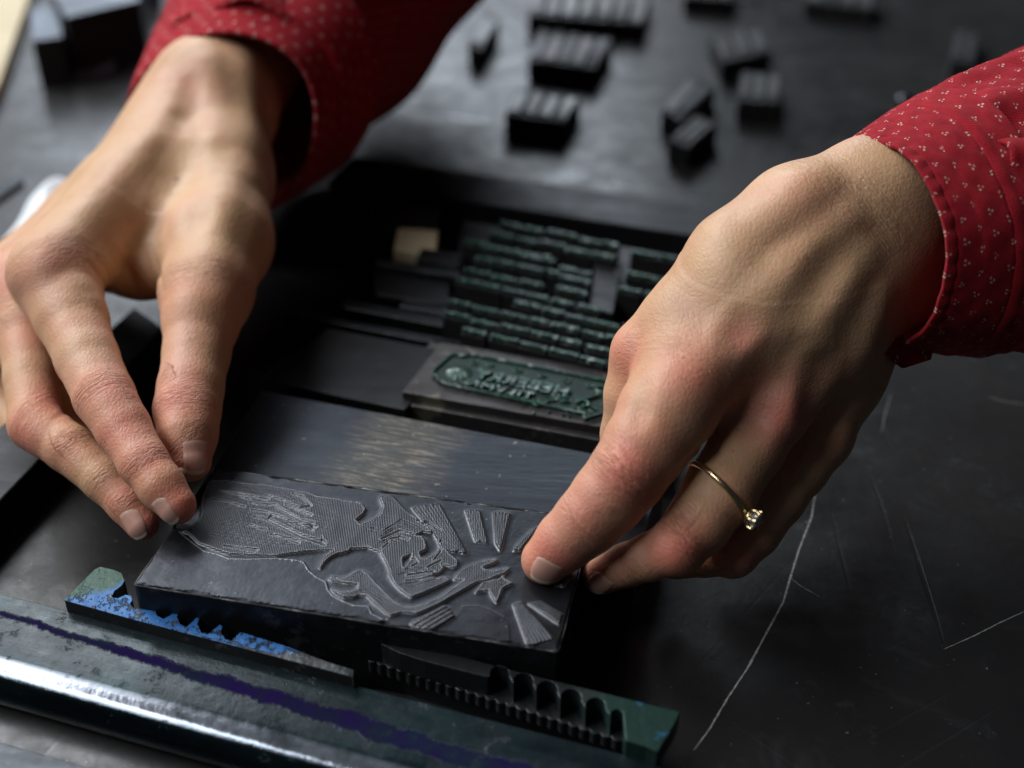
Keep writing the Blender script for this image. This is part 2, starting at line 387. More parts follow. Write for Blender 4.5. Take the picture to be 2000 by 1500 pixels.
# ------------------------------------------------------------------ the near bar of the chase (round nosed)
Aa, Ab = P(0, 1158, 1.1), P(1270, 1485, 1.1)
wd = unit(Ab-Aa); pd = np.array([wd[1], -wd[0], 0]); pd = pd if pd[1] < 0 else -pd     # pd points towards the viewer
def bar_profile(prof, l0, l1, name, mat, nseg=60, parent=None, A=Aa, w_=wd, p_=pd, ext=None):
    v, at1, at2 = [], [], []
    np_ = len(prof)
    for i in range(nseg+1):
        l = l0+(l1-l0)*i/nseg
        for (s_, z_) in prof:
            q = A[:2]+w_[:2]*l+p_[:2]*s_
            v.append((q[0], q[1], z_)); at1.append(s_); at2.append(l)
    f = [(i*np_+j, i*np_+(j+1) % np_, (i+1)*np_+(j+1) % np_, (i+1)*np_+j) for i in range(nseg) for j in range(np_)]
    f += [tuple(range(np_))[::-1], tuple(nseg*np_+k for k in range(np_))]
    o = mesh(name, v, f, mat, parent, smooth=False, attrs={'across': at1, 'lengthwise': at2})
    return o
def s_of(x, y, z): return float((P(x, y, z)-Aa)[:2]@pd[:2])
s_top = s_of(100, 1240, 1.1); s_nose = s_of(100, 1352, .85); s_bot = s_of(100, 1402, 0.0)
prof = [(0, 0), (0, 1.06), (.04, 1.1), (s_top*.9, 1.1), (s_top*1.15, 1.095), (s_nose-.45, 1.05)]+[(s_nose-.42+.68*math.sin(math.radians(k)), .36+.68*math.cos(math.radians(k))) for k in (8, 16, 24, 32, 40, 50, 60, 72, 86)]+[(s_nose+.24, .2), (s_nose+.1, 0)]
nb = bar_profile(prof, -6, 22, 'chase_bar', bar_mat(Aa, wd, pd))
for pl in nb.data.polygons: pl.use_smooth = len(pl.vertices) == 4
nb.data.polygons.foreach_set('use_smooth', [len(p.vertices) == 4 and abs(p.normal.z) > -2 for p in nb.data.polygons])
nm = nb.modifiers.new('edges', 'EDGE_SPLIT'); nm.split_angle = math.radians(40)
tag(nb, 'round-nosed steel bar with purple ink line across the near left corner', 'steel bar')
q0 = [P(-30, 1436, .0), P(230, 1520, .0)]
o = prism('steel_slab', [P(-60, 1432, .25), P(250, 1520, .25), P(250, 1700, .25), P(-60, 1700, .25)], 0, .25, M['slab'])
tag(o, 'flat grey steel slab in the bottom left corner below the round-nosed bar', 'steel slab')

# left strip of the chase, in the shade of the hand
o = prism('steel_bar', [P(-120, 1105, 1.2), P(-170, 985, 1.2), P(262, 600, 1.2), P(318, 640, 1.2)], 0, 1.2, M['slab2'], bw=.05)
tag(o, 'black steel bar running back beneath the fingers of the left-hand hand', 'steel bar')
o = prism('steel_bar', [P(640, 352, 1.3), P(690, 303, 1.3), P(1700, 450, 1.3), P(1700, 512, 1.3)], 0, 1.3, M['slab2'], bw=.05)
tag(o, 'long dark steel bar behind the lines of type, far side of the forme', 'steel bar')

# ------------------------------------------------------------------ furniture
def quadblock(name, px, z, mat, label, cat, z0=0.0, group=None, bw=.04, side=None):
    o = prism(name, pq(px, z), z0, z, mat, bw=bw, side=side); return tag(o, label, cat, group)
def brass_slab():
    t = NT('worn_steel_furniture_brassy_wear_painted_light')
    a = t.noise(40, 5, .6); st = t.noise(240, 4, .7, stretch=(.18, 1, 1), rot=(0, 0, .10))
    c = t.mix(t.ramp(a, .35, .65), (.034, .040, .050), (.022, .026, .033))
    sp = t.n('ShaderNodeSeparateXYZ'); t.set(sp.inputs[0], t.obj)
    ctr = P(760, 905, 1.9)*S
    dx = t.math('SUBTRACT', sp.outputs[0], float(ctr[0])); dy = t.math('SUBTRACT', sp.outputs[1], float(ctr[1]))
    dd = t.math('ABSOLUTE', t.math('ADD', dx, t.math('MULTIPLY', dy, -.35)))
    ar_ = t.ramp(t.math('ADD', dd, t.math('MULTIPLY', t.math('SUBTRACT', t.noise(90, 3, .6), .5), .010)), .004, .019, 1, 0)
    dash = t.ramp(t.noise(1000, 4, .7, stretch=(.12, 1, 1), rot=(0, 0, .30)), .50, .64)
    c = t.mix(t.math('MULTIPLY', ar_, .55), c, (.075, .066, .050))  # patch carries brassy wear plus painted light that slips past the hand
    c = t.mix(t.math('MULTIPLY', t.math('MULTIPLY', ar_, dash), .6), c, (.34, .28, .20))
    sp2 = t.ramp(t.noise(500, 2), .73, .76)
    c = t.mix(t.math('MULTIPLY', sp2, .5), c, (.4, .35, .28))
    return t.out(Base_Color=c, Roughness=t.ramp(st, .3, .7, .28, .44), Metallic=.7, Normal=t.bump(st, .0002, .6))
M['slab1'] = brass_slab()
quadblock('furniture_slab', [(360, 1000), (512, 762), (1300, 912), (1240, 1110)], 1.9, M['slab1'], 'broad steel furniture slab with brassy worn patch and painted-in light just behind the picture block', 'printing furniture')
quadblock('furniture_slab', [(508, 742), (640, 640), (900, 690), (790, 800)], 1.75, M['slab2'], 'black furniture slab left of the ornate nameplate block', 'printing furniture')
quadblock('spacing_lead', [(553, 612), (560, 602), (1200, 722), (1200, 738)], 1.7, M['slab'], 'longest thin spacing lead, directly behind the black slab and the nameplate', 'spacing lead', group='thin spacing leads left of the type')
quadblock('spacing_lead', [(670, 600), (680, 584), (960, 640), (955, 655)], 1.8, M['slab'], 'spacing lead second nearest, its end stepping out left of the type', 'spacing lead', group='thin spacing leads left of the type')
quadblock('spacing_lead', [(780, 598), (790, 584), (960, 618), (955, 632)], 1.8, M['slab'], 'short grey spacing lead touching the left end of the nearest lines of type', 'spacing lead', group='thin spacing leads left of the type')
quadblock('furniture_block', [(735, 575), (733, 512), (880, 530), (875, 596)], 1.7, M['slab2'], 'small dark furniture block in front of the cream wooden piece', 'printing furniture')
quadblock('spacing_lead', [(733, 516), (738, 504), (900, 528), (897, 541)], 2.0, M['slab'], 'thin lead on the dark block in front of the cream piece', 'spacing lead', z0=1.705, group='thin spacing leads left of the type')
quadblock('wooden_piece', [(768, 486), (778, 442), (856, 450), (850, 500)], 1.6, M['wood'], 'small cream wooden spacer left of the type lines', 'wooden spacer')
quadblock('furniture_block', [(812, 505), (822, 484), (900, 494), (895, 520)], 1.9, M['slab2'], 'small black block overlapping the corner of the cream wooden spacer', 'printing furniture')
quadblock('furniture_block', [(655, 438), (665, 385), (860, 405), (850, 452)], 1.6, M['slab2'], 'dark furniture block behind and left of the cream wooden spacer', 'printing furniture')

# ------------------------------------------------------------------ ornate nameplate block
plate = empty('nameplate_block', P(980, 780, 0), 'ornate green-inked nameplate block with mirrored letters on a stepped grey mount', 'printing block')
base = prism('lower_mount', pq([(752, 782), (845, 662), (1330, 745), (1280, 880)], 1.7), 0, 1.7, M['platebase'], plate)
up_ = prism('upper_mount', pq([(785, 765), (862, 668), (1330, 748), (1280, 852)], 1.98), 1.703, 1.98, M['platebase'], plate)
# plate frame: moulded outline with notched corners
zf = 2.12
fr = [(845, 731), (848, 722), (882, 692), (893, 692), (905, 696), (918, 692), (1170, 741), (1230, 750), (1270, 765), (1262, 790), (1225, 812), (1195, 806), (1180, 806), (1142, 818), (1140, 806), (870, 750), (862, 744), (856, 742), (853, 735)]
M['inkfield'] = metal('dark_plate_field', (.012, .034, .026), rough=.55, metallic=.3, scr=.1)
prism('plate', pq(fr, 2.05), 1.983, 2.05, M['inkfield'], plate, bw=.01)
def tube(name, pts, r, mat, parent=None, seg=8, closed=False, radii=None, smooth=True):
    pts = [vec(p) for p in pts]; n = len(pts); v = []
    up0 = np.array([0, 0, 1.])
    for i, p in enumerate(pts):
        a = pts[(i-1) % n] if (closed or i > 0) else p; b = pts[(i+1) % n] if (closed or i < n-1) else p
        tn = unit(b-a); e1 = np.cross(tn, up0)
        if np.linalg.norm(e1) < .1: e1 = np.cross(tn, [1, 0, 0])
        e1 = unit(e1); e2 = np.cross(e1, tn); rr = radii[i] if radii is not None else r
        for k in range(seg):
            an = 2*math.pi*k/seg; v.append(p+rr*(math.cos(an)*e1+math.sin(an)*e2))
    m_ = n if closed else n-1
    f = [(i*seg+k, i*seg+(k+1) % seg, ((i+1) % n)*seg+(k+1) % seg, ((i+1) % n)*seg+k) for i in range(m_) for k in range(seg)]
    if not closed: f += [tuple(range(seg)), tuple((n-1)*seg+k for k in range(seg))[::-1]]
    return mesh(name, v, f, mat, parent, smooth)
rim = []
for i in range(len(fr)):
    a = P(*fr[i], 2.09); b = P(*fr[(i+1) % len(fr)], 2.09)
    for k in range(4): rim.append(a*(1-k/4)+b*k/4+np.random.uniform(-.008, .008, 3))
tube('frame_moulding', rim, .045, M['ink'], plate, closed=True)
# text helper (letters as they stand on type: mirrored)
def text_mesh(name, s, origin, xdir, ydir, size, depth, mat, parent=None, width=None, mirror=True):
    cu = bpy.data.curves.new('lettering', 'FONT'); cu.body = s; cu.size = 1.0; cu.extrude = .5; cu.resolution_u = 2; cu.offset = .025
    cu.space_character = 1.08
    ob = bpy.data.objects.new('lettering_source', cu); C.objects.link(ob)
    dg = bpy.context.evaluated_depsgraph_get(); dg.update()
    me = bpy.data.meshes.new_from_object(ob.evaluated_get(dg)); bpy.data.objects.remove(ob); bpy.data.curves.remove(cu)
    n = len(me.vertices); co = np.empty(n*3, np.float32); me.vertices.foreach_get('co', co); co = co.reshape(-1, 3)
    wtot = max(co[:, 0].max(), 1e-3)
    sx = (width/wtot) if width else size
    x = co[:, 0]*sx; 
    if mirror: x = wtot*sx-x
    xd, yd = unit(xdir), unit(ydir)
    V = np.asarray(origin)[None]+x[:, None]*xd+(co[:, 1]*size)[:, None]*yd+((co[:, 2]+.5)*depth)[:, None]*np.array([0, 0, 1.])
    F = [tuple(p.vertices) for p in me.polygons]
    bpy.data.meshes.remove(me)
    return mesh(name, V, F, mat, parent)
X1 = P(870, 750, 2.05); X2 = P(1140, 806, 2.05); pxd = unit(X2-X1); pyd = unit(np.cross([0, 0, 1], pxd))
text_mesh('lettering', 'HEBERRY', P(924, 741, 2.05), pxd, pyd, .62, .10, M['ink'], plate, width=2.9)
text_mesh('lettering', 'TILVMN', P(906, 757, 2.05)+pyd*.04, pxd, pyd, .42, .10, M['ink'], plate, width=2.1)
# scallop shell, flower and scroll ornaments
sc = P(898, 728, 2.06)
v = []; f = []
nr, na = 10, 48
for i in range(nr+1):
    for k in range(na):
        an = 2*math.pi*k/na; r = .36*i/nr; z = .10*(1-(i/nr)**2)+(.03*math.cos(an*12)*(i/nr) if i < nr else -.05)
        q = sc+pxd*r*1.15*math.cos(an)+pyd*r*math.sin(an); v.append((q[0], q[1], 2.05+max(z, 0)))
f = [(i*na+k, i*na+(k+1) % na, (i+1)*na+(k+1) % na, (i+1)*na+k) for i in range(nr) for k in range(na)]
mesh('shell_ornament', v, f, M['ink'], plate, smooth=True)
for j in range(7):
    a0 = P(1090, 782, 2.09); an = math.radians(-10+j*33)
    pts = [a0+(pxd*math.cos(an+.25*k*.3)+pyd*math.sin(an+.25*k*.3))*(.06+.30*k/6) for k in range(7)]
    tube('flower_petal', pts, .03, M['ink'], plate, radii=[.02+.025*math.sin(math.pi*k/6.5) for k in range(7)])
scr = []
for k in range(60):
    tt = k/59; an = -4.5+tt*9; r = .05+.26*abs(tt-.5)*0+.05
    cx = (tt-.5)
    if tt < .4: a_ = (0.4-tt)/.4*5.0; r_ = .24*(1-(.4-tt)/.4*.75); q = P(1140, 790, 2.1)+pxd*(-math.cos(a_)*r_+.0)+pyd*(math.sin(a_)*r_)
    elif tt > .6: a_ = (tt-.6)/.4*5.0; r_ = .24*(1-(tt-.6)/.4*.75); q = P(1172, 762, 2.1)+pxd*(math.cos(a_)*r_)+pyd*(-math.sin(a_)*-r_)
    else: u_ = (tt-.4)/.2; q0_ = P(1140, 790, 2.1)-pxd*.24; q1_ = P(1172, 762, 2.1)+pxd*.24; q = q0_*(1-u_)+q1_*u_
    scr.append(q)
tube('scroll_ornament', scr, .045, M['ink'], plate)
_rc = random.Random(4)
for (x, y) in ((925, 708), (960, 712), (1010, 722), (1060, 733), (1105, 742), (1150, 752), (1175, 772), (1160, 800), (1125, 803), (1050, 786), (1020, 781), (895, 748), (1110, 765), (1185, 790)):
    a0 = P(x, y, 2.075); dirn = _rc.choice((-1, 1)); ph = _rc.uniform(0, 6)
    tube('curl_ornament', [a0+pxd*(.15*(1-k/13)*math.cos(ph+dirn*k*.55))*1.2+pyd*(.15*(1-k/13)*math.sin(ph+dirn*k*.55)) for k in range(12)], .026, M['ink'], plate, seg=6)
for (x, y) in ((1043, 808), (1072, 806), (1100, 812), (1108, 806), (1112, 814)):
    c0 = P(x, y, 1.98); pts = [c0+np.array([0, 0, h_]) for h_ in (0, .03, .06, .08)]
    tube('ink_crumb', pts, .03, M['ink'], plate, radii=[.05, .055, .04, .01])

# ------------------------------------------------------------------ the lines of type
TA, TB = P(905, 640, 2.33), P(1190, 705, 2.33); td = unit(TB-TA); ty = unit(np.cross([0, 0, 1], td))
wordbank = "demonstrasse projects grown openly people other another sizes matrix casting letters foundry compose between printer elite reading".split()
def type_line(i, px0, px1, lab, h=.30):
    z = 2.33; a = P(*px0, z); L = float((P(*px1, z)-a)@td)
    t0 = empty('type_line', (a[0], a[1], 0), lab, 'line of type', 'lines of green-inked metal type')
    rr = random.Random(100+i); x = 0.0
    while x < L-.2:
        wdn = rr.choice(wordbank); ww = min(len(wdn)*.135, L-x)
        n_ = max(2, int(ww/.135)); wdn = wdn[:n_]; ww = n_*.135
        p0 = a+td*x
        q = [p0-ty*.03, p0+td*ww-ty*.03, p0+td*ww+ty*(h), p0+ty*(h)]
        dz = rr.uniform(-.09, .0); off_ = ty*rr.uniform(-.03, .03); q = [p_+off_ for p_ in q]
        prism('word_body', q, 0, z-.14+dz, M['sortside'], t0, bw=0)
        text_mesh('word_face', wdn, p0+off_+ty*.05+np.array([0, 0, -.14+dz]), td, unit(ty+td*rr.uniform(-.06, .06)), .29, .14, M['ink'], t0, width=ww*.96)
        x += ww+rr.choice((.03, .05, .07, .12))
    return t0
ordn = ['nearest', 'second', 'third', 'fourth', 'fifth', 'sixth', 'seventh', 'eighth', 'ninth', 'tenth', 'eleventh']
lines = [((900, 642), (1230, 716)), ((864, 610), (1240, 690)), ((872, 586), (1250, 668)), ((1000, 590), (1260, 645)), ((888, 545), (1175, 605)), ((905, 524), (1075, 560)), ((925, 500), (1095, 538)),
         ((940, 480), (1080, 512)), ((905, 468), (1080, 492))]
for i, (a, b) in enumerate(lines):
    type_line(i, a, b, f'{ordn[i]} line of green-inked metal type counting back from the nameplate')
type_line(20, (955, 452), (1215, 482), 'long row of larger green-inked type just in front of the farthest row', .34)
type_line(21, (975, 432), (1225, 462), 'farthest long row of larger green-inked type, against the dark bar', .34)
type_line(22, (1232, 488), (1380, 512), 'short row of type farthest back, partly behind the right-hand hand', .3)
type_line(23, (1222, 530), (1330, 548), 'short upper row of type beside the forearm side of the right-hand hand', .3)
type_line(24, (1205, 560), (1310, 580), 'short lower row of type right of the empty grey quad', .3)
type_line(27, (1092, 540), (1165, 554), 'tiny middle row of type left of the empty grey quad', .3)
type_line(25, (1090, 520), (1160, 533), 'tiny upper row of type left of the empty grey quad', .3)
type_line(26, (1085, 560), (1160, 574), 'tiny lower row of type left of the empty grey quad', .3)
quadblock('spacing_quad', [(1150, 600), (1165, 503), (1215, 512), (1198, 612)], 1.9, M['slab2'], 'empty grey spacing quad in the middle of the lines of type', 'spacing quad')
quadblock('spacing_quad', [(860, 660), (905, 430), (1350, 505), (1300, 740)], 1.2, M['slab2'], 'low dark metal bed filling the gaps between the lines of type', 'spacing quad', bw=0)

# ------------------------------------------------------------------ quoins
def gradf(c, n, sc):
    c = vec(c)
    return lambda q: float((vec(q)-c)[:2]@vec(n)[:2])*sc
zq = 1.48
bq = [(125, 1172), (150, 1146), (184, 1112), (196, 1106), (222, 1112), (238, 1119), (244, 1134), (238, 1144), (224, 1154), (219, 1166), (230, 1168), (245, 1161), (257, 1163), (259, 1172), (254, 1179), (262, 1188), (274, 1188),
      (286, 1178), (300, 1175), (304, 1178), (302, 1188), (307, 1202), (320, 1208), (334, 1200), (347, 1188), (351, 1192), (346, 1204), (352, 1219), (364, 1224), (376, 1214), (386, 1202), (390, 1207), (386, 1219), (393, 1234), (406, 1237), (420, 1227), (430, 1219), (435, 1224), (432, 1234), (440, 1248), (452, 1251), (463, 1240), (470, 1234),
      (500, 1243), (560, 1262), (640, 1292), (692, 1308), (690, 1322), (560, 1288), (400, 1246), (250, 1207)]
g0 = P(190, 1150, zq); gn = unit(P(185, 1108, zq)-P(215, 1185, zq))
tipx = P(560, 1275, zq); tipd = unit(P(690, 1315, zq)-tipx)
M['quoinside'] = metal('bare_quoin_side', (.05, .052, .054), rough=.4, metallic=.7, spot=((.20, .20, .19), 120, .56), wear=.8)
o = prism('quoin', pq(bq, zq), 0, zq, M['bluepaint'], bw=.018, side=M['quoinside'],
          attrs={'grad': gradf(g0, gn, 1.0), 'bare': lambda q: 1.0 if (vec(q)-tipx)[:2]@tipd[:2] > 0 else 0.0})
# side faces worn to bare metal: split so that only the top keeps paint
tag(o, 'toothed wedge quoin with chipped blue and green paint', 'quoin')
def paint_top_only(o):
    me = o.data; vs = me.vertices
    zt = max(v.co.z for v in vs); n = len(vs)//2
    return
gq_top = [(718, 1244), (724, 1236), (800, 1256), (960, 1298), (1130, 1340), (1328, 1390), (1318, 1412), (1284, 1468), (1262, 1458), (1222, 1446)]
def scallop_edge():
    pts = []
    cs = [(1205, 1402, 13), (1163, 1385, 20), (1115, 1369, 21), (1068, 1353, 21), (1022, 1337, 20), (976, 1322, 19)]
    for (x, y, r) in cs:
        for k in range(9):
            an = math.radians(-15+k*210/8)              # right rim -> over the top -> left rim
            pts.append((x+r*math.cos(an), y-12-r*math.sin(an)*.85 + 6))
    pts += [(952, 1322), (880, 1304), (830, 1291), (780, 1275), (745, 1258)]
    return pts
gq = gq_top+scallop_edge()
quoin = empty('quoin', P(1020, 1380, 0), 'grey-green metal quoin with scalloped notches and a ribbed lower edge', 'quoin')
g1 = P(1080, 1340, 1.6); gn1 = unit(P(1300, 1400, 1.6)-P(750, 1250, 1.6))
prism('notched_bar', pq(gq, 1.6), .982, 1.6, M['greenpaint'], quoin, bw=.02, attrs={'grad': gradf(g1, gn1, .35)})
# inner wall + ribbed rack below
rk = []
L0, L1 = P(716, 1286, .98), P(1236, 1452, .98); rd = unit(L1-L0); rn = np.array([rd[1], -rd[0], 0]); rn = rn if rn[1] < 0 else -rn
LL = np.linalg.norm(L1-L0); nt = 26
for k in range(nt*6+1):
    x = LL*k/(nt*6); rk.append(L0+rd*x+rn*(.07*abs(math.sin(math.pi*k/6))))
back = [L1-rn*.9, L0-rn*.55]
prism('ribbed_rack', rk+back, .62, .98, M['greenpaint'], quoin, bw=.02, attrs={'grad': lambda q: -1.0})
prism('lower_body', [L0-rn*.12, L1-rn*.12]+back, 0, .618, M['slab2'], quoin, bw=0)

# ------------------------------------------------------------------ the mermaid picture block (height field)
ZB = 2.33
BFL, BFR, BBR, BBL = P(262, 1138, ZB), P(1090, 1268, ZB), P(1158, 1010, ZB), P(418, 911, ZB)
NU, NV = 1000, 380
U, V = np.meshgrid(np.linspace(0, 1, NU), np.linspace(0, 1, NV))     # V: 0 front, 1 back
G = (BFL[None, None]*((1-U)*(1-V))[..., None]+BFR*(U*(1-V))[..., None]+BBR*(U*V)[..., None]+BBL*((1-U)*V)[..., None])
GP = PX(G.reshape(-1, 3)).reshape(NV, NU, 2)
def poly_mask(poly):
    p = np.asarray(poly, float); x, y = GP[..., 0], GP[..., 1]
    x0, y0, x1, y1 = p[:, 0].min(), p[:, 1].min(), p[:, 0].max(), p[:, 1].max()
    sel = (x >= x0) & (x <= x1) & (y >= y0) & (y <= y1); m = np.zeros(x.shape, bool)
    xs, ys = x[sel], y[sel]; ins = np.zeros(xs.shape, bool); n = len(p)
    for i in range(n):
        (xa, ya), (xb, yb) = p[i], p[(i+1) % n]
        if ya == yb: continue
        c = ((ya > ys) != (yb > ys)) & (xs < (xb-xa)*(ys-ya)/(yb-ya)+xa); ins ^= c
    m[sel] = ins; return m
def seg_mask(pts, r0, r1=None, taper=True):
    r1 = r0 if r1 is None else r1
    x, y = GP[..., 0], GP[..., 1]; m = np.zeros(x.shape, bool); n = len(pts)-1
    for i in range(n):
        a, b = vec(pts[i]), vec(pts[i+1]); ra = r0+(r1-r0)*i/n; rb = r0+(r1-r0)*(i+1)/n; R_ = max(ra, rb)+2
        sel = (x > min(a[0], b[0])-R_) & (x < max(a[0], b[0])+R_) & (y > min(a[1], b[1])-R_) & (y < max(a[1], b[1])+R_)
        xs, ys = x[sel], y[sel]; ab = b-a; t_ = np.clip(((xs-a[0])*ab[0]+(ys-a[1])*ab[1])/max(ab@ab, 1e-6), 0, 1)
        d = np.hypot(xs-a[0]-t_*ab[0], ys-a[1]-t_*ab[1]) - (ra+(rb-ra)*t_)
        mm = m[sel]; mm |= d < 0; m[sel] = mm
    return m
def blur(a, r):
    for ax in (0, 1):
        k = r; c = np.cumsum(np.pad(a, [(k+1, k) if i == ax else (0, 0) for i in (0, 1)], mode='edge'), axis=ax)
        n = a.shape[ax]
        hi = np.take(c, range(2*k+1, 2*k+1+n), axis=ax); lo = np.take(c, range(0, n), axis=ax); a = (hi-lo)/(2*k+1)
    return a
def c4(pts): return [(300+x/4.348, 900+y/4.348) for x, y in pts]       # traced on enlargements of the photograph
def c5(pts): return [(680+x/4.1667, 940+y/4.1667) for x, y in pts]
R = np.zeros(U.shape, bool)
# tail fin, tail and body
R |= poly_mask(c4([(230, 600), (300, 610), (380, 690), (520, 745), (640, 785), (850, 795), (1050, 798), (1180, 775), (1400, 755), (1500, 750), (1650, 740), (1820, 728), (1930, 770), (1980, 860), (2020, 960)]) +
               c5([(330, 740), (380, 830), (440, 890), (515, 940), (640, 890), (830, 800), (790, 775), (700, 790), (690, 750), (740, 740), (775, 700), (750, 660), (860, 695), (885, 690), (890, 640), (840, 600), (780, 540), (775, 470), (730, 440), (700, 400), (640, 360), (600, 330), (500, 260), (420, 190), (350, 110), (280, 105), (260, 130), (290, 200), (270, 270), (200, 310), (100, 350), (60, 310), (120, 260), (140, 220), (110, 180), (60, 165), (0, 150)]) +
               c4([(1700, 345), (1550, 320), (1400, 300), (1250, 245), (1100, 225), (950, 200), (800, 190), (600, 165), (470, 170), (420, 300), (400, 480), (330, 560), (260, 590)]))
# arm reaching for the star
R |= poly_mask(c5([(0, 770), (100, 715), (160, 750), (230, 830), (300, 900), (370, 970), (440, 1010), (530, 1020), (640, 990), (760, 930), (860, 860), (950, 800), (860, 790), (930, 720), (1000, 680), (1110, 640), (1200, 628), (1215, 645), (1170, 665), (1090, 695), (1110, 712), (1200, 722), (1300, 700), (1312, 712), (1270, 745), (1200, 770), (1130, 800), (1060, 810), (980, 850), (880, 910), (780, 970), (640, 1040), (560, 1068), (430, 1060), (345, 1085), (300, 1060), (220, 990), (150, 920), (90, 920), (40, 940), (-40, 940), (-110, 900), (-140, 860), (-100, 880), (-40, 900), (30, 890), (80, 860), (70, 830), (20, 830), (-60, 810), (-130, 800), (-160, 780), (-130, 765), (-60, 790)]))
# first arm curve
R |= seg_mask(c4([(1420, 895), (1440, 850), (1490, 800), (1560, 760), (1640, 740)]), 2, 6)
# star
R |= poly_mask(c5([(1030, 900), (1075, 850), (1100, 820), (1180, 800), (1240, 790), (1270, 745), (1270, 790), (1310, 808), (1350, 822), (1280, 845), (1250, 870), (1235, 920), (1210, 985), (1165, 915), (1150, 880), (1090, 885)]))
# light rays
RBASE = np.zeros(U.shape, bool)
def rays(quad, n=5, gap=.35, rag=0):
    a, b, c, d = [vec(q) for q in quad]      # a-b one end, d-c the other
    out = np.zeros(U.shape, bool); RBASE[...] |= poly_mask(quad)
    for i in range(n):
        u0, u1 = (i+gap/2)/n, (i+1-gap/2)/n; s0, s1 = random.uniform(0, .06), random.uniform(0, .06)
        p0 = a+(b-a)*u0; p1 = a+(b-a)*u1; q0_ = d+(c-d)*u0; q1_ = d+(c-d)*u1
        out |= poly_mask([p0+(q0_-p0)*s0, p1+(q1_-p1)*s0, q1_+(p1-q1_)*s1, q0_+(p0-q0_)*s1])
    return out
RR = np.zeros(U.shape, bool)
RR |= rays(c5([(510, 200), (740, 165), (970, 585), (800, 560)]), 8, .34)
RR |= rays(c5([(950, 225), (1070, 225), (1135, 495), (1035, 485)]), 5, .34)
RR |= rays(c5([(1180, 240), (1320, 255), (1240, 570), (1200, 500)]), 5, .34)
RR |= rays(c5([(1480, 400), (1560, 350), (1400, 560), (1340, 560)]), 2, .3)
RR |= rays(c5([(790, 1000), (880, 1090), (680, 1215), (500, 1150)]), 4, .42)
RR |= rays(c5([(1340, 990), (1410, 970), (1680, 1280), (1470, 1350)]), 7, .36)
RR |= rays(c5([(1460, 985), (1560, 960), (1760, 1080), (1720, 1160)]), 5, .34)
RR |= rays(c5([(1640, 830), (1800, 700), (1840, 760), (1750, 850)]), 3, .25)
RR |= rays(c5([(270, 110), (350, 105), (560, 330), (420, 330)]), 3, .18)
R |= RR
# cut-outs inside the figure (white lines of the drawing)
cut = poly_mask(c5([(610, 400), (700, 415), (730, 470), (740, 560), (690, 600), (640, 630), (590, 620), (575, 570), (620, 560), (635, 520), (590, 450), (540, 430)]))
cut |= poly_mask(c5([(440, 620), (520, 580), (510, 640), (470, 690), (455, 710), (440, 660)]))
cut |= poly_mask(c4([(1560, 1030), (1640, 1030), (1740, 1040), (1740, 1090), (1660, 1110), (1580, 1080)]))
for pts, r in (([(960, 290), (1090, 330), (1240, 395), (1330, 385)], 2.0), ([(860, 470), (960, 490), (1100, 560), (1260, 640), (1450, 700)], 5.0), ([(820, 350), (900, 365), (1030, 370), (1100, 420), (1250, 500), (1360, 530)], 3.2),
               ([(1180, 280), (1260, 300), (1340, 380)], 2.2), ([(960, 200), (1150, 232), (1330, 262), (1550, 300)], 2.0), ([(830, 410), (960, 430), (1100, 480), (1200, 540), (1380, 560)], 3.0), ([(1120, 370), (1220, 410), (1340, 460)], 2.6),
               ([(1150, 500), (1250, 530), (1360, 590)], 2.4), ([(1000, 620), (1150, 660), (1230, 690)], 4.0), ([(600, 720), (740, 740), (880, 760)], 3.2), ([(700, 270), (850, 300), (980, 330)], 1.8), ([(1060, 470), (1000, 460), (970, 490), (1060, 540), (1180, 600)], 2.5),
               ([(820, 540), (900, 570), (960, 580)], 2.2), ([(1430, 640), (1440, 680)], 1.5), ([(560, 250), (700, 280), (820, 330)], 1.6), ([(500, 330), (640, 350), (780, 390)], 1.6)):
    cut |= seg_mask(c4(pts), r*.45, r)
for pts, r in (([(270, 470), (330, 440), (420, 400), (520, 420)], 1.6), ([(340, 470), (420, 450), (500, 470)], 1.5), ([(480, 640), (540, 620), (570, 660), (520, 690)], 1.3), ([(480, 760), (600, 740), (700, 730)], 1.4), ([(470, 810), (600, 790), (720, 760)], 1.4),
               ([(600, 340), (680, 380), (700, 430)], 1.4), ([(760, 480), (730, 500), (760, 560), (730, 600), (700, 640)], 1.5), ([(560, 320), (650, 330), (760, 400)], 1.3), ([(280, 540), (330, 500)], 1.3), ([(640, 700), (760, 640)], 1.3)):
    cut |= seg_mask(c5(pts), r)
R &= ~cut
R |= seg_mask(c5([(590, 450), (620, 490), (610, 540), (632, 545)]), 2.2, 1.2)
# the high bare margin, routed away along a wavering line
line = c4([(215, 590), (250, 625), (330, 690), (430, 760), (540, 785), (640, 825), (800, 828), (1050, 822), (1200, 835), (1270, 850), (1320, 930), (1390, 985), (1460, 1020), (1480, 1090), (1520, 1140), (1620, 1190), (1700, 1222), (1820, 1225), (1850, 1290), (1960, 1345)])
margin = poly_mask(line+[(720, 1230), (600, 1230), (100, 1300), (100, 1000), (300, 1000)])
arcm = poly_mask(c5([(930, 1000), (1060, 1000), (1170, 1040), (1260, 1090), (1300, 1150), (1310, 1300), (1320, 1500), (700, 1500), (700, 1240)]))
deep = blur(blur(R.astype(float), 7), 7)
Rf = blur(blur(np.maximum(R.astype(float), .48*(RBASE & ~cut)), 2), 1)
rag = np.random.RandomState(3).rand(*U.shape)
_t = np.clip(Rf*1.15-.08, 0, 1); H = -.062+.062*_t*_t*(3-2*_t)
H = H+.026*np.clip(deep*1.6, 0, 1)*(1-Rf)
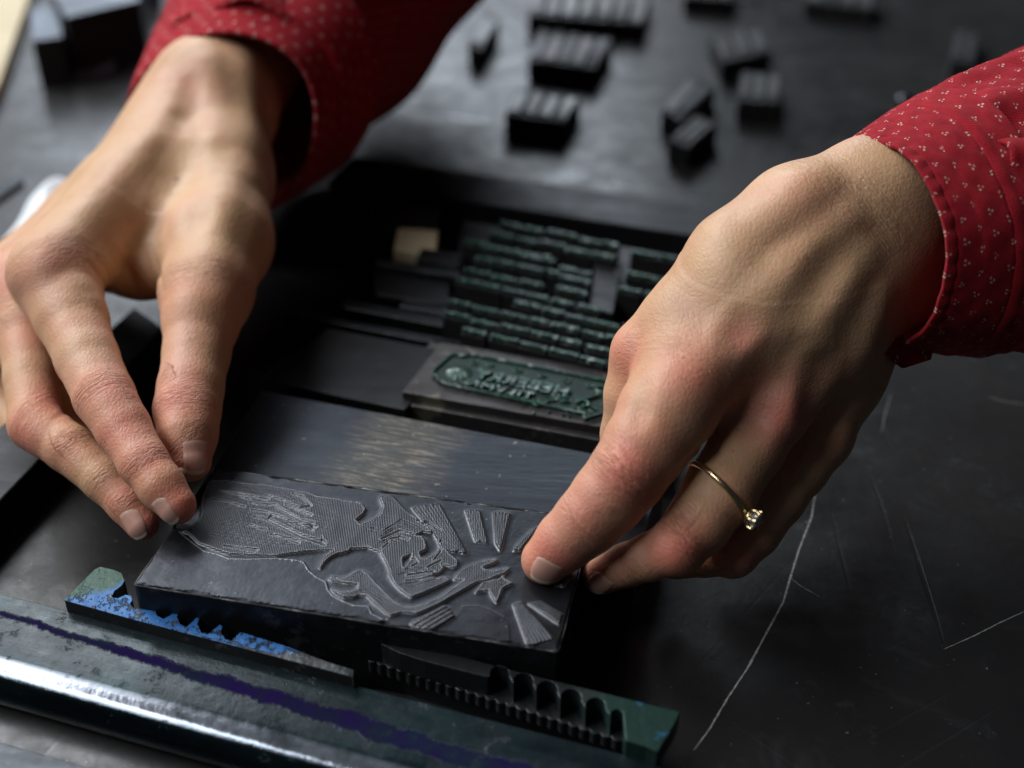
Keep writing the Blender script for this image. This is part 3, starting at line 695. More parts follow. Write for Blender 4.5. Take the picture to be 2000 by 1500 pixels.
und = blur(blur(rag, 16), 16) if False else blur(blur(np.random.RandomState(11).rand(*U.shape), 14), 14); und = (und-und.mean())/und.std(); H += .006*und*Rf
def flow(pts_a, pts_b, n, r, seed):
    rs = random.Random(seed); m = np.zeros(U.shape, bool)
    for i in range(n):
        u_ = (i+.5)/n+rs.uniform(-.02, .02); t0, t1 = rs.uniform(0, .35), rs.uniform(.6, 1)
        line_ = []
        for k in range(9):
            q_ = t0+(t1-t0)*k/8; j = q_*(len(pts_a)-1); j0 = min(int(j), len(pts_a)-2); f_ = j-j0
            a_ = vec(pts_a[j0])*(1-f_)+vec(pts_a[j0+1])*f_; b_ = vec(pts_b[j0])*(1-f_)+vec(pts_b[j0+1])*f_
            line_.append(a_*(1-u_)+b_*u_+np.array([0, rs.uniform(-1.2, 1.2)]))
        m |= seg_mask(line_, r, r*.4)
    return m
hair = flow(c5([(150, 330), (300, 380), (440, 300), (560, 340), (700, 420)]), c5([(60, 520), (250, 520), (350, 480), (450, 520), (480, 600)]), 9, .9, 5)
hair |= flow(c5([(330, 720), (480, 700), (650, 680), (860, 690)]), c5([(440, 880), (560, 860), (680, 820), (800, 780)]), 6, .8, 6)
hair |= flow(c4([(600, 180), (900, 220), (1250, 290), (1600, 420)]), c4([(350, 640), (700, 700), (1100, 760), (1500, 720)]), 16, .8, 7)
hair |= flow(c5([(40, 760), (180, 860), (330, 960), (560, 1040)]), c5([(0, 900), (130, 930), (300, 1040), (520, 1060)]), 4, .7, 8)
H -= .020*blur((hair).astype(float), 1)*Rf
mg = blur(blur(margin.astype(float), 2), 2)
H = H*(1-mg)+(-.015)*mg
# raised lip along the routed line
lip = blur(seg_mask(line, 1.6).astype(float), 1); H += .022*np.clip(lip, 0, 1)
lip2 = blur(seg_mask(c5([(930, 1005), (1060, 1000), (1170, 1040), (1255, 1090), (1300, 1150), (1310, 1290)]), 1.0).astype(float), 2); H += .008*lip2
am = blur(blur(arcm.astype(float), 5), 5); H += .010*am*(1-Rf)
# beaded edges (half-tone dots standing on the rim of the raised areas)
_gy, _gx = np.gradient(Rf); er = np.clip(np.hypot(_gx, _gy)*5.5, 0, 1)*np.where(blur(RBASE.astype(float), 2) > .4, .35, 1.0)
uu = U*NU*.0105; vv = V*NV*.0136
bead = .5+.5*np.sin(U*10.4/.044*2*math.pi*.7+V*3.6/.044*2*math.pi*.7)*np.sin(U*10.4/.044*2*math.pi*.7-V*3.6/.044*2*math.pi*.7)
H += .024*er*bead
lowf = blur(blur(rag, 9), 9); lowf = (lowf-lowf.mean())/lowf.std(); H += .0006*lowf
mid = blur(rag, 3); mid = (mid-mid.mean())/mid.std(); H += .0003*mid*(1-.5*Rf)
# edges of the block rounded and dented
du = np.minimum(U, 1-U)*10.4; dv = np.minimum(V, 1-V)*3.7; de = np.minimum(du, dv)
nz = blur(blur(rag, 4), 12); nz = (nz-nz.mean())/nz.std()
H -= .05*np.clip(1-de/(.05+.012*nz), 0, 1)**1.6
vt = G.reshape(-1, 3).copy(); vt[:, 2] = ZB+H.ravel()
ii = np.arange(NU*NV).reshape(NV, NU)
F = np.stack([ii[:-1, :-1], ii[:-1, 1:], ii[1:, 1:], ii[1:, :-1]], -1).reshape(-1, 4)
blk = empty('picture_block', ((BFL+BBR)/2*[1, 1, 0]), 'dark printing block with relief of a mermaid reaching for a star', 'printing block')
edgeattr = np.clip(er*(bead**2)*1.3, 0, 1)*(.35+.65*np.clip(.5+1.2*blur(blur(np.random.RandomState(8).rand(*U.shape), 6), 6)-.6+.5, 0, 1))+np.clip(lip, 0, 1)*.5
top = mesh('etched_plate', vt, F, M['relief'], blk, smooth=True, attrs={'raised': Rf.ravel()*.9, 'edge': np.clip(edgeattr, 0, 1).ravel()})
# body of the block under the plate: outline follows the plate edge, bulged and slightly worn sides
per = [ii[0, k] for k in range(0, NU, 9)]+[ii[k, -1] for k in range(0, NV, 9)]+[ii[-1, k] for k in range(NU-1, -1, -9)]+[ii[k, 0] for k in range(NV-1, -1, -9)]
pv = []; lv = [0, -.02, -.10, -.35, -.8, -1.4, -2.0, -2.33+.002]; npz = len(per)
cc = (BFL+BBR)/2
for li_, dz in enumerate(lv):
    for j, id_ in enumerate(per):
        q = vt[id_].copy(); o_ = unit((q-cc)*[1, 1, 0])
        if li_: q[2] = ZB+dz-.03
        q[:2] += o_[:2]*(0 if li_ == 0 else .015+.012*math.sin(j*.37+li_*1.7)+random.uniform(-.006, .006))
        pv.append(q)
pf = [(l*npz+k, (l+1)*npz+k, (l+1)*npz+(k+1) % npz, l*npz+(k+1) % npz) for l in range(len(lv)-1) for k in range(npz)]
mesh('block_body', pv, pf, metal('block_side', (.030, .032, .036), rough=.42, metallic=.6, spot=((.08, .08, .09), 90, .60), wear=.5), blk, smooth=True)

# ------------------------------------------------------------------ loose type at the back
def sort_block(px, z, n, lab, seedv, shiny=False, z0=0.0, name='type_cluster', cat='type cluster', grp='clusters of loose type standing on the table', top=None):
    a, b, c_, d_ = [P(x, y, z) for x, y in px]       # a,b far edge; c,d near edge
    t0 = empty(name, ((a+b+c_+d_)/4*[1, 1, 0]), lab, cat, grp)
    rr = random.Random(seedv)
    for i in range(n):
        u0, u1 = i/n+.012, (i+1)/n-.012
        p = [a+(b-a)*u0, a+(b-a)*u1, d_+(c_-d_)*u1, d_+(c_-d_)*u0]
        zz = z-rr.uniform(0, .04)
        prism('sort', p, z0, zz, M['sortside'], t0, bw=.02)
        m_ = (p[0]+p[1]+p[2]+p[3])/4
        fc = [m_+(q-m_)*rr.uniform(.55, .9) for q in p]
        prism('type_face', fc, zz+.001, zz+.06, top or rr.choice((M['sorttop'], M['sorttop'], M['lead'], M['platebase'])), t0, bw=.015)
    return t0
sort_block([(1040, -22), (1275, -12), (1258, 45), (1028, 28)], 1.0, 7, 'largest cluster of loose type, at the top edge between the arms', 1)
sort_block([(1052, 58), (1198, 75), (1165, 132), (1030, 115)], 1.0, 5, 'wide cluster of loose type in front of the largest cluster', 2)
sort_block([(1010, 172), (1135, 190), (1105, 238), (985, 222)], 1.0, 4, 'nearest wide cluster of loose type, just behind the long dark bar', 3)
sort_block([(1385, 70), (1485, 45), (1508, 100), (1410, 122)], 1.0, 3, 'dark shiny cluster of loose type right of the pairs', 4)
sort_block([(1350, 148), (1398, 168), (1328, 235), (1292, 215)], 1.0, 2, 'slanting pair of types, farther of the two slanting pairs', 5)
sort_block([(1362, 222), (1402, 240), (1345, 288), (1305, 272)], 1.0, 3, 'slanting group of thin types, nearer of the two slanting groups', 6)
sort_block([(1448, 138), (1528, 144), (1522, 202), (1440, 196)], 1.0, 3, 'squarish cluster of pale types below the dark shiny cluster', 7)
sort_block([(1580, -30), (1715, -15), (1705, 18), (1572, 2)], .9, 4, 'dark cluster of type at the top edge left of the right sleeve', 8)
sort_block([(1340, -40), (1440, -30), (1430, 0), (1335, -8)], .9, 3, 'dark cluster of type cut off by the top edge, middle right', 9)
sort_block([(1868, 55), (1912, 62), (1905, 125), (1858, 118)], .9, 2, 'faint upright types in the dark top right corner', 10)
sort_block([(950, 22), (975, 42), (940, 98), (914, 84)], 1.0, 1, 'single loose type standing alone beside the left sleeve', 11, name='loose_type', cat='loose type', grp='single pieces of loose type')
# small shiny knob by the right sleeve
kb = P(1765, 215, .8)
v = []; f = []; prof_ = [(.0, 1.5), (.35, 1.45), (.5, 1.2), (.35, .95), (.3, .5), (.75, .3), (.8, 0)]; ns = 24
for (r, z) in prof_:
    for k in range(ns): v.append((kb[0]+r*math.cos(2*math.pi*k/ns), kb[1]+r*math.sin(2*math.pi*k/ns), z))
f = [((i+1)*ns+k, (i+1)*ns+(k+1) % ns, i*ns+(k+1) % ns, i*ns+k) for i in range(len(prof_)-1) for k in range(ns)]
tag(mesh('bolt_head', v, f, metal('shiny_dark_metal', (.06, .06, .065), rough=.2, metallic=.9), smooth=True), 'small shiny dark rounded bolt head beside the right sleeve', 'bolt')
# things in the top left corner
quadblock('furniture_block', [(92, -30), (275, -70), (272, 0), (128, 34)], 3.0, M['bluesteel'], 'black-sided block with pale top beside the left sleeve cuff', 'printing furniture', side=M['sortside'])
for o_ in [bpy.data.objects[-1]] if False else []: pass
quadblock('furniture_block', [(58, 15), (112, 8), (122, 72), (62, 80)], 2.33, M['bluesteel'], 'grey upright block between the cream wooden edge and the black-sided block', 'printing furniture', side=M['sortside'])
quadblock('metal_strip', [(152, 108), (232, 96), (224, 132), (150, 146)], .35, M['bluesteel'], 'short pale metal strip lying in front of the black-sided block', 'metal strip')
quadblock('metal_strip', [(-30, 376), (35, 338), (46, 352), (-20, 398)], .2, M['slab'], 'thin grey strip lying at the left edge of the table', 'metal strip')
quadblock('wooden_edge', [(-160, -60), (75, -60), (-5, 168), (-120, 330)], .7, M['wood'], 'cream wooden board lying at the top left corner', 'wooden board')
quadblock('furniture_block', [(150, -120), (300, -140), (305, -60), (160, -50)], 2.0, M['bluesteel'], 'pale block behind the black-sided block at the top edge', 'printing furniture')
# crumpled white cloth
n1_, n2_ = 26, 26; cv = []; rr = np.random.RandomState(5)
ca, cb_, ccc, cdd = P(95, 345, .2), P(190, 350, .2), P(70, 500, .2), P(-10, 480, .2)
for i in range(n1_):
    for j in range(n2_):
        u_, v_ = i/(n1_-1), j/(n2_-1); q = (ca*(1-u_)+cb_*u_)*(1-v_)+(cdd*(1-u_)+ccc*u_)*v_
        e_ = math.sin(math.pi*u_)**.5*math.sin(math.pi*v_)**.5 if 0 < u_ < 1 and 0 < v_ < 1 else 0
        q = q+np.array([.1*math.sin(9*v_+2), .1*math.sin(8*u_), 0]); q[2] = .02+e_*(.6+.18*math.sin(7*u_+5*v_)+.12*math.sin(13*u_-9*v_))
        cv.append(q)
cf = [(i*n2_+j, (i+1)*n2_+j, (i+1)*n2_+j+1, i*n2_+j+1) for i in range(n1_-1) for j in range(n2_-1)]
tag(mesh('cloth', cv, cf, M['cloth'], smooth=True), 'crumpled white cloth on the table left of the wrist', 'cloth')

# ------------------------------------------------------------------ hands: smooth implicit surfaces
def smin(a, b, k):
    h = np.maximum(k-np.abs(a-b), 0)/k
    return np.minimum(a, b)-h*h*k*.25
class Bone:
    def __init__(s, p0, p1, k=.3):
        s.a = D(*p0[:3]).astype(np.float32); s.b = D(*p1[:3]).astype(np.float32)
        s.ra = p0[3]*p0[2]/FPX; s.rb = p1[3]*p1[2]/FPX; s.k = k
        s.ba = s.b-s.a; s.l2 = max(float(s.ba@s.ba), 1e-6)
    def d(s, X):
        pa = X-s.a; h = np.clip(pa@s.ba/s.l2, 0, 1)
        return np.sqrt(((pa-h[:, None]*s.ba)**2).sum(1))-(s.ra+(s.rb-s.ra)*h)
def chain(pts, k=.25): return [Bone(pts[i], pts[i+1], k) for i in range(len(pts)-1)]
class Hand:
    def __init__(s): s.palm = []; s.fingers = []; s.kf = []; s.add = []; s.sub = []
    def grp(s, bones, X, bb=None, hard=False):
        r = None
        for b in bones:
            if bb is not None:
                m_ = max(b.ra, b.rb)+.95
                if (np.minimum(b.a, b.b)-m_ > bb[1]).any() or (np.maximum(b.a, b.b)+m_ < bb[0]).any(): continue
            d = b.d(X); r = d if r is None else (np.minimum(r, d) if hard else smin(r, d, b.k))
        return r
    def f(s, X, cull=False):
        X = np.asarray(X, np.float32); bb = (X.min(0), X.max(0)) if cull else None
        p = s.grp(s.palm, X, bb); r = p
        for fg, k in zip(s.fingers, s.kf):
            g_ = s.grp(fg, X, bb)
            if g_ is None: continue
            if p is not None: g_ = smin(p, g_, k)
            r = g_ if r is None else smin(r, g_, .05)
        if r is None: return np.full(len(X), 2., np.float32)
        for st in s.add:
            d = s.grp(st, X, bb, True)
            if d is not None: r = smin(r, d, st[0].k)
        for st in s.sub:
            d = s.grp(st, X, bb, True)
            if d is not None: r = -smin(-r, d, st[0].k)
        return r
    def fc(s, X, ch=200000):
        return np.concatenate([s.f(X[i:i+ch]) for i in range(0, len(X), ch)])
    def grad(s, X, e=.02):
        g = np.stack([s.fc(X+np.eye(3)[i]*e)-s.fc(X-np.eye(3)[i]*e) for i in range(3)], -1)
        return g/np.maximum(np.linalg.norm(g, axis=1, keepdims=True), 1e-9)
    def surface_at(s, x, y, d0=24.0, d1=60.0):
        r = ray(x, y); L = np.linalg.norm(r); t_ = d0
        for _ in range(400):
            q = CAM+r*t_; v_ = float(s.f(q[None])[0])
            if v_ < .002: return q
            t_ += max(v_*.7, .003)/L
            if t_ > d1: return None
    def build(s, h=.06):
        bs = s.palm+[b for f_ in s.fingers for b in f_]
        lo = np.min([np.minimum(b.a, b.b)-max(b.ra, b.rb) for b in bs], 0)-.4; hi = np.max([np.maximum(b.a, b.b)+max(b.ra, b.rb) for b in bs], 0)+.4
        B = 8; nb_ = np.ceil((hi-lo)/(h*B)).astype(int); n = nb_*B
        cen = np.stack(np.meshgrid(*[lo[i]+(np.arange(nb_[i])+.5)*B*h for i in range(3)], indexing='ij'), -1).reshape(-1, 3)
        cd = s.fc(cen)
        Gd = np.repeat(np.repeat(np.repeat(cd.reshape(nb_), B, 0), B, 1), B, 2).astype(np.float32)
        act = np.where(np.abs(cd) < B*h*.87+.3)[0]
        off = np.stack(np.meshgrid(*[np.arange(B)]*3, indexing='ij'), -1).reshape(-1, 3)
        bi = np.stack(np.unravel_index(act, nb_), -1)
        sup = (bi//3)@np.array([10000, 100, 1]); order = np.argsort(sup, kind='stable'); bi = bi[order]; sup = sup[order]
        cutp = np.concatenate([[0], np.where(np.diff(sup))[0]+1, [len(bi)]])
        for c0, c1 in zip(cutp[:-1], cutp[1:]):
            idx = (bi[c0:c1, None]*B+off[None]).reshape(-1, 3)
            Gd[idx[:, 0], idx[:, 1], idx[:, 2]] = s.f(lo+idx*h, True)
        Sg = Gd < 0
        c8 = [(i, j, k) for i in (0, 1) for j in (0, 1) for k in (0, 1)]
        nx, ny, nz_ = Gd.shape
        cnt = sum(Sg[i:nx-1+i, j:ny-1+j, k:nz_-1+k].astype(np.int8) for i, j, k in c8)
        cells = np.argwhere((cnt > 0) & (cnt < 8))
        vals = np.stack([Gd[cells[:, 0]+i, cells[:, 1]+j, cells[:, 2]+k] for i, j, k in c8], 1)
        acc = np.zeros((len(cells), 3)); num = np.zeros(len(cells)); co = np.array(c8, float)
        for a in range(8):
            for b in range(a+1, 8):
                if abs(co[a]-co[b]).sum() != 1: continue
                va, vb = vals[:, a], vals[:, b]; m_ = (va < 0) != (vb < 0)
                t_ = va[m_]/(va[m_]-vb[m_]); acc[m_] += co[a]+(co[b]-co[a])*t_[:, None]; num[m_] += 1
        Vv = lo+(cells+acc/num[:, None])*h
        id_ = -np.ones((nx-1, ny-1, nz_-1), np.int32); id_[cells[:, 0], cells[:, 1], cells[:, 2]] = np.arange(len(cells))
        Fs = []
        for ax in range(3):
            o1, o2 = [(1, 2), (2, 0), (0, 1)][ax]
            sl0 = [slice(None)]*3; sl1 = [slice(None)]*3; sl0[ax] = slice(0, -1); sl1[ax] = slice(1, None)
            e = Sg[tuple(sl0)] != Sg[tuple(sl1)]
            ed = np.argwhere(e); ok = (ed[:, o1] > 0) & (ed[:, o2] > 0) & (ed[:, o1] < Gd.shape[o1]-1) & (ed[:, o2] < Gd.shape[o2]-1); ed = ed[ok]
            e1 = np.zeros(3, int); e1[o1] = 1; e2 = np.zeros(3, int); e2[o2] = 1
            q = [ed-e1-e2, ed-e2, ed, ed-e1]; q = np.stack([id_[w_[:, 0], w_[:, 1], w_[:, 2]] for w_ in q], 1)
            inside = Sg[ed[:, 0], ed[:, 1], ed[:, 2]]
            q[~inside] = q[~inside][:, ::-1]; Fs.append(q)
        Fq = np.concatenate(Fs); Fq = Fq[(Fq >= 0).all(1)]
        # settle on the true surface
        return Vv, Fq

def hand_attrs(Vv, joints, reds, creases):
    """joints: (x,y,d,rpx, dirx,diry) wrinkles over joints; reds: (x,y,d,radius cm,amount)"""
    red = np.zeros(len(Vv)); cr = np.zeros(len(Vv)); al = np.zeros(len(Vv))
    for (x, y, d, rc, am) in reds:
        q = D(x, y, d); red = np.maximum(red, am*np.exp(-((Vv-q)**2).sum(1)/(rc*rc)))
    for (p, q, rc, am) in joints:
        a, b = D(*p), D(*q); ax = unit(b-a); r_ = Vv-a; t_ = r_@ax; w_ = am*np.exp(-(t_/rc)**2)*(np.linalg.norm(r_, axis=1) < 1.9)
        m_ = w_ > cr; cr[m_] = w_[m_]; al[m_] = t_[m_]
    return red, cr, al

def nail(hand, parent, cx, cy, tx, ty_, wcm, lcm, d0=24.0, free=.12):
    c = hand.surface_at(cx, cy, d0)
    if c is None: print('nail missed', cx, cy); return
    n = hand.grad(c[None])[0]
    tpt = CAM+ray(tx, ty_)*np.linalg.norm(c-CAM)/np.linalg.norm(ray(tx, ty_)); ax = tpt-c; ax = unit(ax-n*(ax@n)); sd = np.cross(n, ax)
    nu, nv_ = 17, 21; pts = []; ed = []; fr_ = []
    for j in range(nv_):
        for i in range(nu):
            u_ = -1+2*i/(nu-1); v_ = -1+2*j/(nv_-1)
            wx = 1-.10*max(0, -v_)**2 - .18*max(0, v_)**4
            # rounded root and gently rounded tip
            vv_ = v_*(1-.16*u_*u_)
            pts.append(c+sd*u_*wcm/2*wx+ax*vv_*lcm/2); ed.append(max(abs(u_)**6, max(0, -v_)**8)); fr_.append(1 if v_ > .78 else (0.25 if v_ < -.75 else 0))
    pts = np.array(pts)
    flat = pts.copy()
    for _ in range(6): pts = pts-hand.grad(pts)*np.clip(hand.fc(pts), -.1, .1)[:, None]
    g = hand.grad(pts); ed = np.array(ed)
    out = pts+g*(.018-.030*ed)[:, None]
    vs = np.array([-1+2*(k//nu)/(nv_-1) for k in range(nu*nv_)])
    out += (np.clip(vs-.75, 0, 1)*.16)[:, None]*ax       # free edge stands past the flesh
    F_ = np.array([[j*nu+i, j*nu+i+1, (j+1)*nu+i+1, (j+1)*nu+i] for j in range(nv_-1) for i in range(nu-1)])
    if (np.cross(sd, ax)@n) < 0: F_ = F_[:, ::-1]
    o = mesh('fingernail', out, F_, M['nail'], parent, smooth=True, attrs={'free': fr_})
    m_ = o.modifiers.new('thick', 'SOLIDIFY'); m_.thickness = .02*S; m_.offset = -1
    return o

person = empty('person', D(1000, -400, 60)*[1, 1, 0], 'person in a red printed shirt, two forearms reaching in to grip the picture block', 'person')

# --- hand on the left of the picture
LH = Hand()
wr = (415, 200, 43, 110)
LH.palm = (chain([(760, -330, 60, 180), (640, -120, 55.5, 150), (525, 30, 49.6, 132), (455, 118, 45.6, 124), wr], .6)
           + chain([wr, (262, 375, 39.6, 90), (112, 533, 36.2, 84)], .7)
           + chain([wr, (225, 405, 40.5, 88), (38, 570, 37.8, 78)], .7)
           + chain([wr, (180, 440, 42.5, 85), (-40, 610, 40.5, 75)], .7)
           + chain([(430, 230, 42.5, 98), (432, 340, 40.6, 96), (428, 470, 38.3, 98), (403, 570, 36.6, 86)], .6)
           + chain([(330, 360, 40.2, 95), (300, 440, 39.3, 95)], .7)
           + chain([(170, 500, 38.2, 62), (275, 520, 38.4, 58), (370, 520, 38.0, 60)], .5))
LH.fingers = [chain([(403, 570, 36.6, 86), (393, 625, 35.8, 76), (384, 690, 35.2, 67), (372, 760, 34.4, 66), (366, 800, 34.0, 67), (367, 850, 33.5, 60), (372, 900, 33.2, 43)], .15),
              chain([(108, 535, 36.2, 84), (138, 620, 35.2, 70), (170, 700, 34.2, 63), (204, 775, 33.3, 61), (240, 835, 32.7, 55), (280, 903, 32.1, 50), (315, 950, 31.8, 47), (345, 987, 31.65, 40)], .15),
              chain([(35, 565, 37.8, 76), (52, 640, 36.8, 60), (62, 740, 35.7, 54), (70, 828, 34.7, 54), (135, 876, 34.1, 49), (205, 938, 33.6, 44), (250, 985, 33.3, 40), (278, 1024, 33.1, 34)], .15),
              chain([(-40, 600, 40, 70), (20, 660, 38.8, 55), (95, 730, 37.8, 45), (120, 800, 36.6, 42), (180, 880, 35.8, 38)], .15),
              chain([(-90, 640, 42, 60), (-40, 720, 41, 45), (10, 800, 39.8, 40), (60, 850, 38.5, 38)], .15)]
for _f in LH.fingers:
    for _b in _f[1:]: _b.ra *= .955; _b.rb *= .955
LH.kf = [.45, .5, .45, .3, .3]
def bmp(x, y, d, r, k, x2=None, y2=None, d2=None, r2=None):
    return Bone((x, y, d, r), (x2 if x2 is not None else x+1, y2 if y2 is not None else y+1, d2 or d, r2 or r), k)
def stroke(hand, pts, r, h, k, n=10):
    """raise (h>0) or press in (h<0) the skin along a line of photo points; r cm radius, h cm height"""
    P_ = []
    tot = list(zip(pts[:-1], pts[1:])); out = []
    for (a, b) in tot:
        for i in range(max(2, n//len(tot))+1):
            u_ = i/max(2, n//len(tot)); P_.append((a[0]*(1-u_)+b[0]*u_, a[1]*(1-u_)+b[1]*u_))
    if len(pts) == 1: P_ = [pts[0], (pts[0][0]+2, pts[0][1]+2)]
    cs = []
    for i, (x, y) in enumerate(P_):
        q = hand.surface_at(x, y)
        if q is None: continue
        nn = hand.grad(q[None])[0]; e_ = math.sin(math.pi*(i+.6)/(len(P_)+.2))**.6 if len(pts) > 1 else 1
        cs.append(q+nn*((h*e_-r-k*.25) if h > 0 else (r+h*e_+k*.25)))
    for i in range(len(cs)-1):
        bn = Bone((0, 0, 1, 1), (1, 1, 1, 1), k); bn.a = cs[i].astype(np.float32); bn.b = cs[i+1].astype(np.float32); bn.ra = bn.rb = r; bn.ba = bn.b-bn.a; bn.l2 = max(float(bn.ba@bn.ba), 1e-6)
        out.append(bn)
    return out
def detail(hand, ups, downs, g=1.0):
    A_ = [st for st in (stroke(hand, pts, r, h*.95*g, k) for (pts, r, h, k) in ups) if st]
    B_ = [st for st in (stroke(hand, pts, r, -h*.95*g, k) for (pts, r, h, k) in downs) if st]
    hand.add = A_; hand.sub = B_
detail(LH, [([(72, 520)], .55, .10, .4), ([(22, 540)], .5, .08, .4), ([(400, 560)], .7, .10, .5), ([(200, 775)], .55, .05, .3), ([(365, 795)], .6, .05, .3), ([(52, 845)], .5, .05, .3),
            ([(405, 120), (425, 180), (430, 260)], .4, .05, .5), ([(482, 110), (490, 200), (480, 300)], .45, .03, .5), ([(485, 330)], .6, .09, .5),
            ([(330, 215), (250, 320), (150, 430), (90, 500)], .35, .045, .5), ([(455, 340), (430, 430), (410, 520)], .35, .06, .45),
            ([(200, 500), (225, 540), (235, 575)], .28, .10, .2), ([(255, 480), (285, 530), (300, 575)], .30, .10, .2), ([(180, 560), (210, 615)], .35, .05, .3), ([(150, 300+250)], .4, .03, .3)],
           [([(372, 165), (367, 225)], .35, .06, .4), ([(175, 515), (203, 548), (215, 585)], .10, .09, .12), ([(228, 490), (255, 535), (270, 580)], .10, .09, .12), ([(290, 480), (312, 530), (318, 570)], .10, .06, .12),
            ([(345, 300), (380, 420)], .6, .05, .6), ([(105, 818), (140, 800)], .06, .04, .1)])
Vl, Fl = LH.build(.055)
redl = [(205, 780, 32.8, .9, .7), (240, 850, 32.3, .9, .75), (285, 910, 31.8, .8, .8), (345, 985, 31.3, .8, 1), (60, 850, 34.2, .9, .85), (130, 880, 33.6, .8, .5), (240, 980, 33, .8, .7), (280, 1030, 32.8, .7, 1),
        (100, 530, 35.4, .9, .5), (20, 560, 37, 1.0, .8), (110, 780, 34.5, .9, .9), (395, 590, 35.6, 1.0, .65), (365, 790, 33.3, 1.0, .6), (375, 900, 32.7, .9, .8), (370, 180, 41.2, .8, .5), (150, 640, 34.4, .8, .35), (440, 560, 36, .8, .5), (60, 650, 36, .8, .5)]
jl = [((203, 778, 33.2), (240, 840, 32.6), .35, 1.0), ((283, 905, 32), (345, 985, 31.7), .28, .8), ((366, 798, 33.9), (370, 880, 33.3), .40, 1.0), ((70, 830, 34.6), (130, 875, 34.1), .35, .8), ((208, 940, 33.5), (270, 1010, 33.1), .28, .8),
      ((400, 570, 36.2), (385, 690, 35), .5, .6), ((100, 540, 35.9), (160, 690, 34.3), .45, .5), ((410, 180, 42), (330, 300, 40), .6, .3)]
r_, c_, a_ = hand_attrs(Vl, jl, redl, None)
_m = LH.surface_at(345, 348)
lh = mesh('hand', Vl, Fl, M['skin'], person, smooth=True, attrs={'mole': np.exp(-((Vl-_m)**2).sum(1)/.0035) if _m is not None else r_*0, 'red': r_, 'crease': c_, 'along': a_})
nail(LH, lh, 384, 895, 386, 960, .84, 1.0)
nail(LH, lh, 262, 1028, 282, 1075, .75, .95)
nail(LH, lh, 322, 1003, 346, 1045, .62, .85)

# --- hand on the right of the picture
RH = Hand()
RH.palm = (chain([(1980, 340, 34, 150), (1850, 375, 32.9, 128), (1705, 385, 31.9, 112)], .5)
           + chain([(1990, 450, 35, 120), (1860, 500, 33.8, 100), (1742, 542, 32.8, 88)], .5)
           + chain([(1705, 385, 31.9, 112), (1560, 440, 31.6, 112), (1450, 520, 31.4, 106), (1345, 635, 31.6, 86), (1265, 692, 32.0, 66)], .6)
           + chain([(1715, 430, 32.0, 118), (1540, 590, 31.2, 112), (1352, 735, 30.9, 100)], .6)
           + chain([(1725, 470, 32.2, 115), (1610, 640, 31.6, 102), (1505, 790, 31.3, 76)], .6)
           + chain([(1742, 542, 32.8, 88), (1645, 735, 32.6, 72), (1600, 850, 32.6, 60)], .6))
RH.fingers = [chain([(1345, 742, 30.9, 100), (1300, 810, 30.4, 96), (1262, 870, 30.1, 86), (1226, 925, 29.95, 79), (1188, 972, 30.0, 75), (1148, 1016, 30.1, 68), (1105, 1056, 30.3, 60), (1066, 1094, 30.5, 50)], .15),
              chain([(1505, 790, 31.3, 76), (1462, 868, 31.0, 74), (1405, 962, 30.5, 74), (1365, 1020, 30.2, 66), (1322, 1068, 30.0, 58), (1270, 1088, 30.3, 47), (1225, 1103, 30.7, 43), (1172, 1126, 31.2, 37)], .15),
              chain([(1600, 850, 32.6, 60), (1560, 910, 32.3, 60), (1515, 970, 31.9, 60), (1470, 1035, 31.4, 56), (1430, 1076, 31.2, 53), (1380, 1085, 31.7, 42), (1320, 1095, 32.4, 38)], .15),
              chain([(1620, 830, 34.2, 55), (1560, 930, 33.8, 46), (1490, 1030, 33.2, 42), (1430, 1060, 33.2, 36)], .15),
              chain([(1265, 692, 32.0, 66), (1242, 770, 32.2, 62), (1232, 850, 32.6, 60), (1225, 930, 33, 52), (1180, 1000, 33.1, 42)], .15)]
for _f in RH.fingers:
    for _b in _f[1:]: _b.ra *= .965; _b.rb *= .965
RH.kf = [.5, .4, .4, .3, .4]
detail(RH, [([(1420, 555)], .9, .10, .6), ([(1340, 750)], .7, .09, .5), ([(1540, 800)], .6, .08, .4), ([(1632, 855)], .5, .07, .4), ([(1222, 930)], .6, .05, .3), ([(1325, 1068)], .5, .05, .3), ([(1430, 1076)], .45, .05, .3), ([(1215, 680)], .5, .05, .3),
            ([(1660, 430), (1560, 500), (1470, 600), (1365, 735)], .35, .06, .5), ([(1690, 500), (1620, 620), (1550, 770)], .32, .06, .5), ([(1730, 580), (1690, 700), (1640, 830)], .3, .05, .4), ([(1600, 340), (1500, 420)], .45, .06, .5)],
           [([(1448, 640), (1440, 655)], .35, .08, .5), ([(1620, 520), (1570, 600)], .35, .05, .5), ([(1345, 900), (1400, 850), (1450, 805)], .18, .07, .2), ([(1478, 1005), (1520, 940), (1565, 870)], .15, .05, .2),
            ([(1500, 700), (1450, 790)], .4, .06, .5), ([(1600, 720), (1580, 800)], .35, .05, .5), ([(1255, 760), (1250, 820)], .3, .05, .3), ([(1200, 1000), (1225, 1015)], .08, .02, .1)], 1.35)
Vr, Fr = RH.build(.055)
redr = [(1226, 925, 29.1, 1.0, .9), (1150, 1010, 29.4, .9, .6), (1070, 1095, 29.9, .9, .9), (1325, 1070, 29.4, .9, 1.0), (1225, 1103, 30.2, .6, .4), (1172, 1126, 30.8, .6, .6), (1432, 1080, 30.6, .8, .8), (1345, 750, 29.6, 1.0, .75), (1215, 690, 31.2, .9, .7), (1530, 810, 30.3, .9, .8),
        (1455, 660, 29.6, .5, .6), (1290, 850, 29.2, .9, .5), (1620, 870, 31.8, .8, .4), (1560, 390, 30.5, .9, .3), (1240, 800, 30.5, .9, .4), (1420, 1000, 29.8, .8, .3)]
